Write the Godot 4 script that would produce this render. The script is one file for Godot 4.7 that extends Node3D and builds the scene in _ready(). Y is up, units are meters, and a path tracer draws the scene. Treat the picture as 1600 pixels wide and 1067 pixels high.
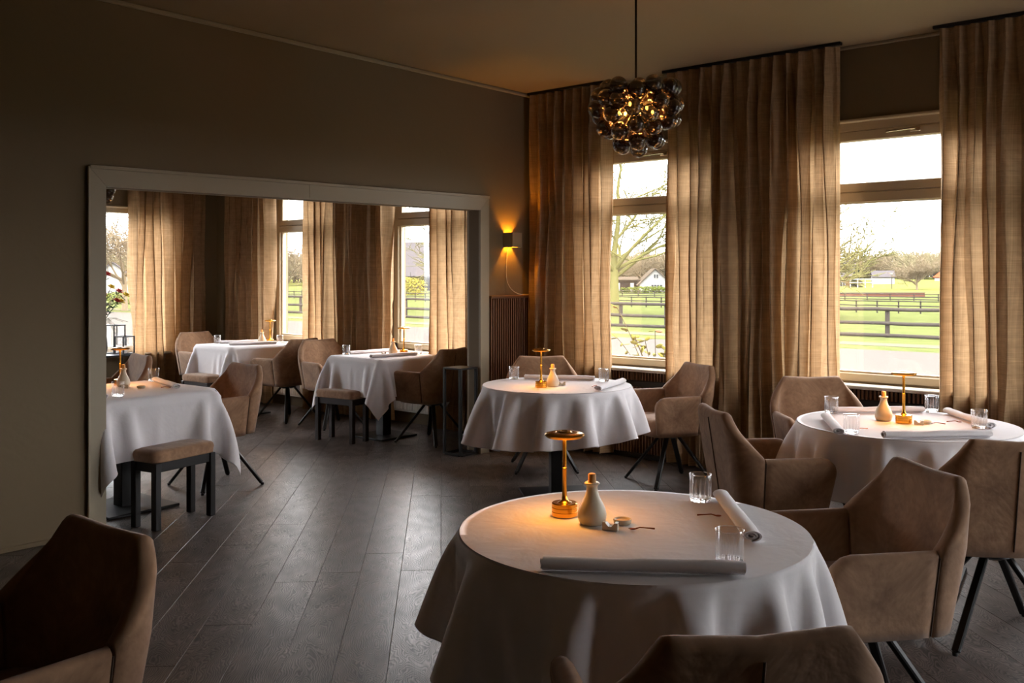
extends Node3D
# A restaurant room with brown velvet tub chairs and white tablecloths, seen across to a row of tall windows.
# Plan: x runs along the window wall, -z points out through the windows, metres.

const WALL_Z := -6.538      # inner face of the window wall
const DIV_X := -5.324       # face of the wall with the wide opening
const CEIL := 3.085
const END_X := -10.5        # far end wall of the second room
const YAW := 40.693
const TOP := 0.75           # height of the table tops (cloth included)

var M := {}
var names := {}
var rng := RandomNumberGenerator.new()
var shared := {}

func _ready() -> void:
	rng.seed = 20240611
	look()
	materials()
	room()
	windows()
	curtains()
	furniture()
	table_settings()
	fittings()
	outdoors()

# ---------------------------------------------------------------- camera, sky, exposure
func look() -> void:
	var cam := Camera3D.new()
	cam.name = "camera"
	cam.position = Vector3(0, 1.47, 0)
	cam.rotation_degrees = Vector3(0, YAW, 0)
	cam.near = 0.05
	cam.far = 900.0
	cam.projection = Camera3D.PROJECTION_FRUSTUM
	cam.keep_aspect = Camera3D.KEEP_HEIGHT
	cam.size = 2.0 * 0.05 * 533.5 / 1471.8
	cam.frustum_offset = Vector2(0, -0.05 * (533.5 - 432.9) / 1471.8)
	add_child(cam)
	var env := Environment.new()
	env.background_mode = Environment.BG_SKY
	var sky := Sky.new()
	var pan := PanoramaSkyMaterial.new()
	pan.panorama = overcast()
	sky.sky_material = pan
	env.sky = sky
	env.background_energy_multiplier = 13.0
	env.tonemap_mode = Environment.TONE_MAPPER_LINEAR
	env.tonemap_exposure = 2.3
	env.sdfgi_enabled = true
	env.ssao_enabled = true
	env.ssil_enabled = true
	var we := WorldEnvironment.new()
	we.name = "world"
	we.environment = env
	add_child(we)

func overcast() -> ImageTexture:
	# an overcast sky: brightest overhead, a third of that at the horizon, soft cloud everywhere alike
	var w := 512
	var h := 256
	var n := FastNoiseLite.new()
	n.seed = 7
	n.frequency = 1.6
	n.fractal_octaves = 4
	var f := PackedFloat32Array()
	f.resize(w * h * 3)
	var k := 0
	for j in h:
		var up := (0.5 - (j + 0.5) / h) * PI
		for i in w:
			var a := (i + 0.5) / w * TAU
			var d := Vector3(cos(up) * cos(a), sin(up), cos(up) * sin(a))
			var l := 0.10
			if up > 0.0:
				var q := d / (d.y + 0.25)
				l = (1.0 + 1.3 * d.y) / 2.3 * (1.0 + 0.35 * n.get_noise_3d(q.x * 0.5, q.y * 0.5, q.z * 0.5))
			f[k] = l * 0.97
			f[k + 1] = l * 0.99
			f[k + 2] = l * 1.02
			k += 3
	return ImageTexture.create_from_image(Image.create_from_data(w, h, false, Image.FORMAT_RGBF, f.to_byte_array()))

# ---------------------------------------------------------------- naming
func numbered(called: String) -> String:
	if not names.has(called):
		names[called] = 0
		return called
	names[called] += 1
	return "%s_%03d" % [called, names[called]]

func tag(o: Node, label := "", category := "", group := "", kind := "") -> Node:
	if label: o.set_meta("label", label)
	if category: o.set_meta("category", category)
	if group: o.set_meta("group", group)
	if kind: o.set_meta("kind", kind)
	return o

func thing(called: String, label: String, category: String, at := Vector3.ZERO, turn := 0.0, group := "", kind := "") -> Node3D:
	var o := Node3D.new()
	o.name = numbered(called)
	add_child(o)
	o.position = at
	o.rotation_degrees.y = turn
	tag(o, label, category, group, kind)
	return o

func part(called: String, mesh: Mesh, mat: Material, parent: Node = null, at := Vector3.ZERO) -> MeshInstance3D:
	var o := MeshInstance3D.new()
	if parent == null:
		o.name = numbered(called)
		add_child(o)
	else:
		var n := 0
		var nm := called
		while parent.has_node(NodePath(nm)):
			n += 1
			nm = "%s_%03d" % [called, n]
		o.name = nm
		parent.add_child(o)
	o.mesh = mesh
	o.material_override = mat
	o.position = at
	o.cast_shadow = GeometryInstance3D.SHADOW_CASTING_SETTING_ON
	return o

func copy(src: Node3D, label: String, at: Vector3, turn := 0.0, called := "") -> Node3D:
	var c: Node3D = src.duplicate()
	c.name = numbered(called if called else String(src.name).rstrip("0123456789").trim_suffix("_"))
	add_child(c)
	c.position = at
	c.rotation_degrees.y = turn
	c.set_meta("label", label)
	return c

# ---------------------------------------------------------------- mesh collector
class MB:
	var v := PackedVector3Array()
	var uv := PackedVector2Array()
	var g := PackedInt32Array()
	var cur := 0
	var mark := 0

	func tri(a: Vector3, b: Vector3, c: Vector3, ua := Vector2.ZERO, ub := Vector2.ZERO, uc := Vector2.ZERO) -> void:
		v.append(a); v.append(b); v.append(c)
		uv.append(ua); uv.append(ub); uv.append(uc)
		g.append(cur)

	func quad(a: Vector3, b: Vector3, c: Vector3, d: Vector3, ua := Vector2.ZERO, ub := Vector2.ZERO, uc := Vector2.ZERO, ud := Vector2.ZERO) -> void:
		tri(a, b, c, ua, ub, uc)
		tri(a, c, d, ua, uc, ud)

	func begin() -> void:
		mark = v.size()

	func fix() -> void:
		# turn the triangles added since begin() so that their front (clockwise) sides face outwards
		var c := Vector3.ZERO
		var n := v.size()
		if n == mark: return
		for i in range(mark, n): c += v[i]
		c /= float(n - mark)
		var vol := 0.0
		for i in range(mark, n, 3):
			vol += (v[i] - c).dot((v[i + 1] - c).cross(v[i + 2] - c))
		if vol > 0.0:
			for i in range(mark, n, 3):
				var t := v[i]; v[i] = v[i + 1]; v[i + 1] = t
				var s := uv[i]; uv[i] = uv[i + 1]; uv[i + 1] = s
		mark = n

	func box(c: Vector3, s: Vector3, b := Basis.IDENTITY, ch := 0.0, uvs := 1.0) -> void:
		begin()
		cur = -1
		var h := s * 0.5
		ch = minf(ch, minf(h.x, minf(h.y, h.z)) * 0.9)
		for ax in 3:
			var p := (ax + 1) % 3
			var q := (ax + 2) % 3
			for sg in [-1.0, 1.0]:
				var pts: Array[Vector3] = []
				var us: Array[Vector2] = []
				for k in [[-1, -1], [1, -1], [1, 1], [-1, 1]]:
					var o := Vector3.ZERO
					o[ax] = sg * h[ax]
					o[p] = k[0] * (h[p] - ch)
					o[q] = k[1] * (h[q] - ch)
					pts.append(o)
					us.append((Vector2(o[p], o[q]) if s[q] >= s[p] else Vector2(o[q], o[p])) * uvs)
				_face(pts, c, b, us)
		if ch > 0.0:
			for ax in 3:
				var p := (ax + 1) % 3
				var q := (ax + 2) % 3
				for sp in [-1.0, 1.0]:
					for sq in [-1.0, 1.0]:
						var pts: Array[Vector3] = []
						for k in [[-1, 0], [1, 0], [1, 1], [-1, 1]]:
							var o := Vector3.ZERO
							o[ax] = k[0] * (h[ax] - ch)
							o[p] = sp * (h[p] - (ch if k[1] == 1 else 0.0))
							o[q] = sq * (h[q] - (0.0 if k[1] == 1 else ch))
							pts.append(o)
						_face(pts, c, b, [Vector2.ZERO, Vector2.ZERO, Vector2.ZERO, Vector2.ZERO])
			for sx in [-1.0, 1.0]:
				for sy in [-1.0, 1.0]:
					for sz in [-1.0, 1.0]:
						var pts: Array[Vector3] = [Vector3(sx * h.x, sy * (h.y - ch), sz * (h.z - ch)), Vector3(sx * (h.x - ch), sy * h.y, sz * (h.z - ch)), Vector3(sx * (h.x - ch), sy * (h.y - ch), sz * h.z)]
						_face(pts, c, b, [Vector2.ZERO, Vector2.ZERO, Vector2.ZERO])
		cur = 0
		mark = v.size()

	func _face(p: Array, c: Vector3, b: Basis, us: Array) -> void:
		var m := Vector3.ZERO
		for x in p: m += x
		var out: float = (p[1] - p[0]).cross(p[2] - p[0]).dot(m)
		var w: Array[Vector3] = []
		for x in p: w.append(c + b * x)
		if out > 0.0:
			w.reverse()
			us = us.duplicate()
			us.reverse()
		if w.size() == 4: quad(w[0], w[1], w[2], w[3], us[0], us[1], us[2], us[3])
		else: tri(w[0], w[1], w[2], us[0], us[1], us[2])

	func bar(a: Vector3, b: Vector3, w: float, h: float, ch := 0.0, upv := Vector3.UP) -> void:
		var z := (b - a).normalized()
		if absf(z.dot(upv)) > 0.98: upv = Vector3.RIGHT
		var x := upv.cross(z).normalized()
		var y := z.cross(x)
		box((a + b) * 0.5, Vector3(w, h, a.distance_to(b)), Basis(x, y, z), ch)

	func lathe(prof: Array, segs := 24, c := Vector3.ZERO, b := Basis.IDENTITY, lobes := 0, depth := 0.0, sharp := 0.7) -> void:
		# prof: Vector2(radius, y) from one end to the other; corners sharper than `sharp` radians get an edge
		begin()
		var grp := 1000 + v.size()
		cur = grp
		for i in prof.size() - 1:
			var p: Vector2 = prof[i]
			var q: Vector2 = prof[i + 1]
			if i > 0:
				var o: Vector2 = prof[i - 1]
				if absf((p - o).angle_to(q - p)) > sharp: cur += 1
			for k in segs:
				var a0 := TAU * k / segs
				var a1 := TAU * (k + 1) / segs
				var f0 := 1.0
				var f1 := 1.0
				if lobes > 0:
					f0 = 1.0 - depth * pow(absf(sin(a0 * lobes * 0.5)), 0.7)
					f1 = 1.0 - depth * pow(absf(sin(a1 * lobes * 0.5)), 0.7)
				var A := c + b * Vector3(p.x * f0 * cos(a0), p.y, p.x * f0 * sin(a0))
				var B := c + b * Vector3(p.x * f1 * cos(a1), p.y, p.x * f1 * sin(a1))
				var C := c + b * Vector3(q.x * f1 * cos(a1), q.y, q.x * f1 * sin(a1))
				var D := c + b * Vector3(q.x * f0 * cos(a0), q.y, q.x * f0 * sin(a0))
				var u0 := Vector2(float(k) / segs, p.y)
				var u1 := Vector2(float(k + 1) / segs, p.y)
				var u2 := Vector2(float(k + 1) / segs, q.y)
				var u3 := Vector2(float(k) / segs, q.y)
				if p.x > 1e-5: tri(A, B, C, u0, u1, u2)
				if q.x > 1e-5: tri(A, C, D, u0, u2, u3)
		cur = 0
		fix()

	func tube(path: Array, rad: Variant, segs := 8, cap := true) -> void:
		begin()
		cur = 0
		var n := path.size()
		var rings: Array = []
		var ref := Vector3.UP
		for i in n:
			var t: Vector3 = (path[mini(i + 1, n - 1)] - path[maxi(i - 1, 0)]).normalized()
			if absf(t.dot(ref)) > 0.95: ref = Vector3.RIGHT if absf(t.x) < 0.9 else Vector3.FORWARD
			var x := ref.cross(t).normalized()
			ref = t.cross(x).normalized()
			var r: float = rad if rad is float else rad[i]
			var ring := PackedVector3Array()
			for k in segs:
				var a := TAU * k / segs
				ring.append(path[i] + (x * cos(a) + ref * sin(a)) * r)
			rings.append(ring)
		for i in n - 1:
			for k in segs:
				var k1 := (k + 1) % segs
				quad(rings[i][k], rings[i][k1], rings[i + 1][k1], rings[i + 1][k])
		if cap:
			cur = -1
			for k in range(1, segs - 1):
				tri(rings[0][0], rings[0][k + 1], rings[0][k])
				tri(rings[n - 1][0], rings[n - 1][k], rings[n - 1][k + 1])
		cur = 0
		fix()

	func ball(c: Vector3, r: Vector3, rows := 8, segs := 12, b := Basis.IDENTITY) -> void:
		begin()
		cur = 0
		for i in rows:
			var t0 := PI * i / rows
			var t1 := PI * (i + 1) / rows
			for k in segs:
				var a0 := TAU * k / segs
				var a1 := TAU * (k + 1) / segs
				var A := c + b * (r * Vector3(sin(t0) * cos(a0), cos(t0), sin(t0) * sin(a0)))
				var B := c + b * (r * Vector3(sin(t0) * cos(a1), cos(t0), sin(t0) * sin(a1)))
				var C := c + b * (r * Vector3(sin(t1) * cos(a1), cos(t1), sin(t1) * sin(a1)))
				var D := c + b * (r * Vector3(sin(t1) * cos(a0), cos(t1), sin(t1) * sin(a0)))
				if i > 0: tri(A, B, C)
				if i < rows - 1: tri(A, C, D)
		fix()

	func sheet(rows: Array, uvr: Array, close := false) -> void:
		# rows of points; smooth; not turned
		for i in rows.size() - 1:
			var n: int = rows[i].size()
			for k in (n if close else n - 1):
				var k1 := (k + 1) % n
				if uvr.is_empty(): quad(rows[i][k], rows[i][k1], rows[i + 1][k1], rows[i + 1][k])
				else: quad(rows[i][k], rows[i][k1], rows[i + 1][k1], rows[i + 1][k], uvr[i][k], uvr[i][k1], uvr[i + 1][k1], uvr[i + 1][k])

	func cap(ring: PackedVector3Array) -> void:
		var c := Vector3.ZERO
		for p in ring: c += p
		c /= float(ring.size())
		for k in ring.size():
			tri(c, ring[k], ring[(k + 1) % ring.size()])

	func extrude(poly: PackedVector2Array, depth: float, c := Vector3.ZERO, b := Basis.IDENTITY) -> void:
		# a flat outline in x, y given depth along z, centred
		begin()
		cur = -1
		var ids := Geometry2D.triangulate_polygon(poly)
		var f := func(p: Vector2, z: float) -> Vector3: return c + b * Vector3(p.x, p.y, z)
		for i in range(0, ids.size(), 3):
			var p := poly[ids[i]]
			var q := poly[ids[i + 1]]
			var r := poly[ids[i + 2]]
			tri(f.call(p, depth * 0.5), f.call(q, depth * 0.5), f.call(r, depth * 0.5), p, q, r)
			tri(f.call(p, -depth * 0.5), f.call(r, -depth * 0.5), f.call(q, -depth * 0.5), p, r, q)
		var ccw := not Geometry2D.is_polygon_clockwise(poly)
		for i in poly.size():
			var p := poly[i]
			var q := poly[(i + 1) % poly.size()]
			if (ids.size() > 0 and ((poly[ids[1]] - poly[ids[0]]).cross(poly[ids[2]] - poly[ids[0]]) > 0.0)) == ccw:
				quad(f.call(p, -depth * 0.5), f.call(q, -depth * 0.5), f.call(q, depth * 0.5), f.call(p, depth * 0.5))
			else:
				quad(f.call(q, -depth * 0.5), f.call(p, -depth * 0.5), f.call(p, depth * 0.5), f.call(q, depth * 0.5))
		cur = 0
		fix()

	func mesh() -> ArrayMesh:
		var st := SurfaceTool.new()
		st.begin(Mesh.PRIMITIVE_TRIANGLES)
		for i in v.size():
			if i % 3 == 0:
				@warning_ignore("integer_division")
				var gr := g[i / 3]
				st.set_smooth_group(0xFFFFFFFF if gr < 0 else gr)
			st.set_uv(uv[i])
			st.add_vertex(v[i])
		st.generate_normals()
		st.index()
		return st.commit()

func boxes(list: Array, ch := 0.0, uvs := 1.0) -> ArrayMesh:
	# list of [centre, size]
	var b := MB.new()
	for e in list: b.box(e[0], e[1], Basis.IDENTITY, ch, uvs)
	return b.mesh()

func span(x0: float, x1: float, y0: float, y1: float, z0: float, z1: float) -> Array:
	return [Vector3((x0 + x1) * 0.5, (y0 + y1) * 0.5, (z0 + z1) * 0.5), Vector3(absf(x1 - x0), absf(y1 - y0), absf(z1 - z0))]

# ---------------------------------------------------------------- materials
func srgb(r: int, g: int, b: int) -> Color:
	return Color8(r, g, b)

func mat(called: String, c: Color, rough := 0.8, metal := 0.0) -> StandardMaterial3D:
	var m := StandardMaterial3D.new()
	m.resource_name = called
	m.albedo_color = c
	m.roughness = rough
	m.metallic = metal
	M[called] = m
	return m

func tex(img: Image) -> ImageTexture:
	img.generate_mipmaps()
	return ImageTexture.create_from_image(img)

func gray(w: int, h: int, f: Callable) -> Image:
	var d := PackedByteArray()
	d.resize(w * h)
	var k := 0
	for j in h:
		for i in w:
			d[k] = clampi(int(float(f.call(i, j)) * 255.0), 0, 255)
			k += 1
	return Image.create_from_data(w, h, false, Image.FORMAT_L8, d)

func tinted(img: Image, a: Color, b: Color) -> Image:
	# a grey picture coloured from a (black) to b (white)
	var src := img.get_data()
	var d := PackedByteArray()
	d.resize(src.size() * 3)
	for i in src.size():
		var c := a.lerp(b, src[i] / 255.0)
		d[i * 3] = c.r8
		d[i * 3 + 1] = c.g8
		d[i * 3 + 2] = c.b8
	return Image.create_from_data(img.get_width(), img.get_height(), false, Image.FORMAT_RGB8, d)

func noise(freq: float, oct := 3, sd := 1) -> FastNoiseLite:
	var n := FastNoiseLite.new()
	n.seed = sd
	n.frequency = freq
	n.fractal_octaves = oct
	n.noise_type = FastNoiseLite.TYPE_SIMPLEX_SMOOTH
	return n

func tile(n: FastNoiseLite, x: float, y: float, w: float, h: float) -> float:
	# noise that repeats after w, h
	var a := x / w * TAU
	var b := y / h * TAU
	var r := w / TAU
	var s := h / TAU
	return n.get_noise_3d(cos(a) * r + 100.0, sin(a) * r + cos(b) * s, sin(b) * s + 50.0)

func materials() -> void:
	# walls: matt olive taupe paint with the faint unevenness of rolled plaster
	var rough_img := gray(256, 256, func(i, j): return 0.5 + 0.5 * tile(noise_a, i, j, 256, 256))
	var plaster := tex(rough_img)
	for e in [["wall", srgb(112, 95, 69)], ["ceiling", srgb(158, 138, 108)]]:
		var m := mat(e[0], e[1], 0.75)
		m.heightmap_enabled = true
		m.heightmap_texture = plaster
		m.heightmap_scale = 0.08
		m.uv1_triplanar = true
		m.uv1_world_triplanar = true
		m.uv1_scale = Vector3(1.5, 1.5, 1.5)
	mat("trim", srgb(150, 137, 114), 0.5)
	mat("window_paint", srgb(190, 172, 142), 0.4)
	mat("sill", srgb(205, 196, 178), 0.35)
	mat("black_metal", srgb(15, 14, 14), 0.42, 0.3)
	mat("black_wood", srgb(17, 14, 13), 0.45)
	mat("brown_wood", srgb(34, 21, 16), 0.45)
	mat("slat_wood", srgb(112, 76, 50), 0.55)
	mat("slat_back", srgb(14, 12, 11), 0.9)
	mat("radiator", srgb(200, 194, 182), 0.4)
	mat("white_plastic", srgb(214, 206, 192), 0.4)
	mat("sconce_body", srgb(150, 132, 106), 0.5)
	mat("chrome", srgb(215, 205, 190), 0.25, 1.0)
	mat("brass", srgb(214, 158, 62), 0.24, 1.0)
	mat("copper", srgb(150, 78, 48), 0.28, 1.0)
	mat("ceramic", srgb(196, 184, 160), 0.4)
	mat("stopper", srgb(206, 150, 84), 0.6)
	mat("salt", srgb(205, 178, 140), 0.9)
	var led := mat("led", srgb(255, 226, 170), 0.5)
	led.emission_enabled = true
	led.emission = Color(1.0, 0.72, 0.34)
	led.emission_energy_multiplier = 2.0
	var fil := mat("filament_glow", srgb(255, 210, 140), 0.5)
	fil.emission_enabled = true
	fil.emission = Color(1.0, 0.62, 0.24)
	fil.emission_energy_multiplier = 20.0
	# velvet: brown taupe nap, brushed light and dark in soft patches, paler at grazing angles
	var nap_a := noise(0.012, 3, 11)
	var nap_b := noise(0.06, 3, 12)
	var velvet := gray(256, 256, func(i, j): return 0.5 + 0.55 * tile(nap_a, i, j, 256, 256) + 0.3 * tile(nap_b, i, j, 256, 256))
	var vt := tex(tinted(velvet, srgb(116, 84, 60), srgb(170, 132, 100)))
	var vm := mat("velvet", Color.WHITE, 0.85)
	vm.albedo_texture = vt
	vm.uv1_triplanar = true
	vm.uv1_scale = Vector3(2.2, 2.2, 2.2)
	vm.rim_enabled = true
	vm.rim = 0.35
	vm.rim_tint = 0.9
	vm.heightmap_enabled = true
	vm.heightmap_texture = tex(velvet)
	vm.heightmap_scale = 0.25
	var vs := mat("seam", srgb(74, 54, 40), 0.9)
	vs.rim_enabled = true
	vs.rim = 0.3
	# linen of the curtains: uneven threads both ways, lets daylight through
	var th := PackedFloat32Array()
	var tv := PackedFloat32Array()
	for i in 512:
		th.append(rng.randf())
		tv.append(rng.randf())
	var slub := noise(0.02, 2, 21)
	var linen := gray(512, 512, func(i, j): return clampf(0.62 + 0.30 * (th[j] - 0.5) * (0.7 + tile(slub, i, j, 512, 512)) + 0.20 * (tv[i] - 0.5) + 0.10 * tile(slub, j, i, 512, 512), 0, 1))
	var lm := mat("linen", Color.WHITE, 0.9)
	lm.albedo_texture = tex(tinted(linen, srgb(104, 78, 54), srgb(218, 182, 138)))
	lm.uv1_scale = Vector3(1.6, 1.6, 1)
	lm.backlight_enabled = true
	lm.backlight = Color(0.9, 0.9, 0.9)
	lm.cull_mode = BaseMaterial3D.CULL_DISABLED
	# starched cotton
	var weave := gray(256, 256, func(i, j): return 0.5 + 0.25 * sin(i * TAU / 4.0) + 0.25 * sin(j * TAU / 4.0))
	var crease := noise(0.02, 3, 31)
	var crumple := gray(256, 256, func(i, j): return 0.5 + 0.5 * tile(crease, i, j, 256, 256))
	var cm := mat("cotton", srgb(226, 222, 224), 0.75)
	cm.cull_mode = BaseMaterial3D.CULL_DISABLED
	cm.heightmap_enabled = true
	cm.heightmap_texture = tex(crumple)
	cm.heightmap_scale = 0.18
	cm.uv1_triplanar = true
	cm.uv1_scale = Vector3(3, 3, 3)
	cm.backlight_enabled = true
	cm.backlight = Color(0.25, 0.25, 0.25)
	var nm := mat("napkin_cotton", srgb(228, 224, 226), 0.75)
	nm.heightmap_enabled = true
	nm.heightmap_texture = tex(weave)
	nm.heightmap_scale = 0.02
	nm.backlight_enabled = true
	nm.backlight = Color(0.25, 0.25, 0.25)
	nm.uv1_triplanar = true
	nm.uv1_scale = Vector3(8, 8, 8)
	# oak boards, stained nearly black, the grain cut as a log is sawn: arches in the middle, lines at the sides
	for k in 4:
		var wob := noise(0.006, 3, 41 + k)
		var fine := noise(0.09, 2, 51 + k)
		var cx := [0.5, 0.35, 0.7, 1.3][k] as float
		var slope := [0.16, -0.11, 0.2, 0.05][k] as float
		var img := gray(256, 1024, func(i, j):
			var x: float = i / 256.0 - cx
			var yy := sin(j / 1024.0 * TAU) * 1.1
			var z: float = 0.22 + slope * yy * 2.0 + 0.22 * tile(wob, i, j, 256.0, 1024.0)
			var r := sqrt(x * x * 0.55 + z * z)
			var ring := fposmod(r * 34.0 + 1.2 * tile(wob, i * 2.0, j * 2.0, 512.0, 2048.0), 1.0)
			var g := smoothstep(0.0, 0.75, ring) * (1.0 - smoothstep(0.86, 1.0, ring))
			var pore := 0.16 * fine.get_noise_2d(i * 2.2, j * 0.10)
			return clampf(0.32 + 0.42 * g + pore + 0.25 * tile(wob, i, j, 256.0, 1024.0), 0.0, 1.0))
		var wm := mat("board_%d" % k, Color.WHITE, 0.46)
		var dull := img.get_data()
		for q in dull.size(): dull[q] = clampi(int(255.0 - 0.42 * dull[q]), 140, 255)
		wm.roughness_texture = tex(Image.create_from_data(256, 1024, false, Image.FORMAT_L8, dull))
		wm.roughness_texture_channel = BaseMaterial3D.TEXTURE_CHANNEL_RED
		wm.albedo_texture = tex(tinted(img, srgb(18, 15, 13), srgb(128, 115, 109)))
		wm.heightmap_enabled = true
		wm.heightmap_texture = tex(img)
		wm.heightmap_scale = 0.03
		wm.uv1_scale = Vector3(1.0 / 0.2, 1.0 / 1.6, 1)
	# glass
	var pane := mat("pane", Color(1, 1, 1, 0.03), 0.02)
	pane.transparency = BaseMaterial3D.TRANSPARENCY_ALPHA
	var tumbler := mat("tumbler_glass", Color(1, 1, 1, 0.02), 0.02)
	tumbler.refraction_enabled = true
	tumbler.refraction_scale = 0.05
	var thin := mat("thin_glass", Color(0.6, 0.62, 0.64, 0.04), 0.03)
	thin.transparency = BaseMaterial3D.TRANSPARENCY_ALPHA
	var smoke := mat("smoked_glass", Color(0.10, 0.065, 0.04, 0.62), 0.04, 0.0)
	smoke.transparency = BaseMaterial3D.TRANSPARENCY_ALPHA
	smoke.metallic_specular = 1.0
	# outdoors
	mat("asphalt", srgb(61, 57, 53), 0.9)
	mat("path_stone", srgb(66, 62, 50), 0.9)
	var gn := noise(0.03, 4, 61)
	var gimg := gray(256, 256, func(i, j): return 0.5 + 0.6 * tile(gn, i, j, 256, 256))
	var gm := mat("grass", Color.WHITE, 0.95)
	gm.albedo_texture = tex(tinted(gimg, srgb(46, 50, 25), srgb(68, 70, 40)))
	gm.uv1_triplanar = true
	gm.uv1_world_triplanar = true
	gm.uv1_scale = Vector3(0.15, 0.15, 0.15)
	mat("far_grass", srgb(72, 72, 36), 0.95)
	mat("rail_wood", srgb(47, 42, 38), 0.9)
	mat("bark", srgb(84, 80, 46), 0.9)
	mat("far_bark", srgb(92, 80, 62), 0.9)
	mat("far_twigs", srgb(98, 90, 68), 0.9)
	mat("conifer", srgb(19, 26, 17), 0.9)
	mat("hedge_leaf", srgb(63, 68, 25), 0.9)
	mat("yellow_leaf", srgb(112, 104, 44), 0.9)
	mat("red_leaf", srgb(128, 78, 38), 0.8)
	mat("render_white", srgb(117, 114, 109), 0.9)
	mat("brick", srgb(73, 46, 35), 0.9)
	mat("thatch", srgb(60, 52, 43), 0.95)
	mat("roof_tile", srgb(56, 52, 52), 0.85)
	mat("orange_tile", srgb(99, 48, 29), 0.85)
	mat("dark_glass", srgb(19, 21, 22), 0.15)
	mat("dark_timber", srgb(31, 25, 22), 0.9)
	mat("blue_paint", srgb(26, 40, 79), 0.6)
	matt_outdoors()
	mat("petal_red", srgb(170, 20, 24), 0.7)
	mat("petal_yellow", srgb(214, 184, 30), 0.7)
	mat("petal_white", srgb(214, 208, 200), 0.7)
	mat("stem_green", srgb(54, 74, 34), 0.7)
	mat("vase_grey", srgb(60, 58, 56), 0.4)
	mat("photo_paper", srgb(120, 118, 112), 0.4)

func matt_outdoors() -> void:
	for k in ["asphalt", "path_stone", "grass", "far_grass", "rail_wood", "bark", "far_bark", "far_twigs", "conifer", "hedge_leaf", "yellow_leaf", "render_white", "brick", "thatch", "roof_tile", "orange_tile", "dark_timber"]:
		M[k].specular_mode = BaseMaterial3D.SPECULAR_DISABLED

var noise_a := noise(0.05, 3, 3)

# ---------------------------------------------------------------- the setting
const X_RIGHT := 3.0
const Z_BACK := 2.2
const WALL_T := 0.18
const DIV_T := 0.11
const WIN_Y0 := 0.74
const WIN_Y1 := 2.56
var bays := [[-9.27, -7.95], [-7.24, -5.92], [-4.85, -3.5], [-2.9, -1.55], [-0.95, 0.40]]
var end_bays := [[-5.95, -4.45], [-3.75, -2.25]]
var right_bays := [[-6.25, -4.25]]
const ZY := Basis(Vector3(0, 0, 1), Vector3(0, 1, 0), Vector3(-1, 0, 0))

func struct(called: String, mesh: Mesh, m: String, label: String) -> MeshInstance3D:
	var o := part(called, mesh, M[m])
	tag(o, label, "", "", "structure")
	return o

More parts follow.
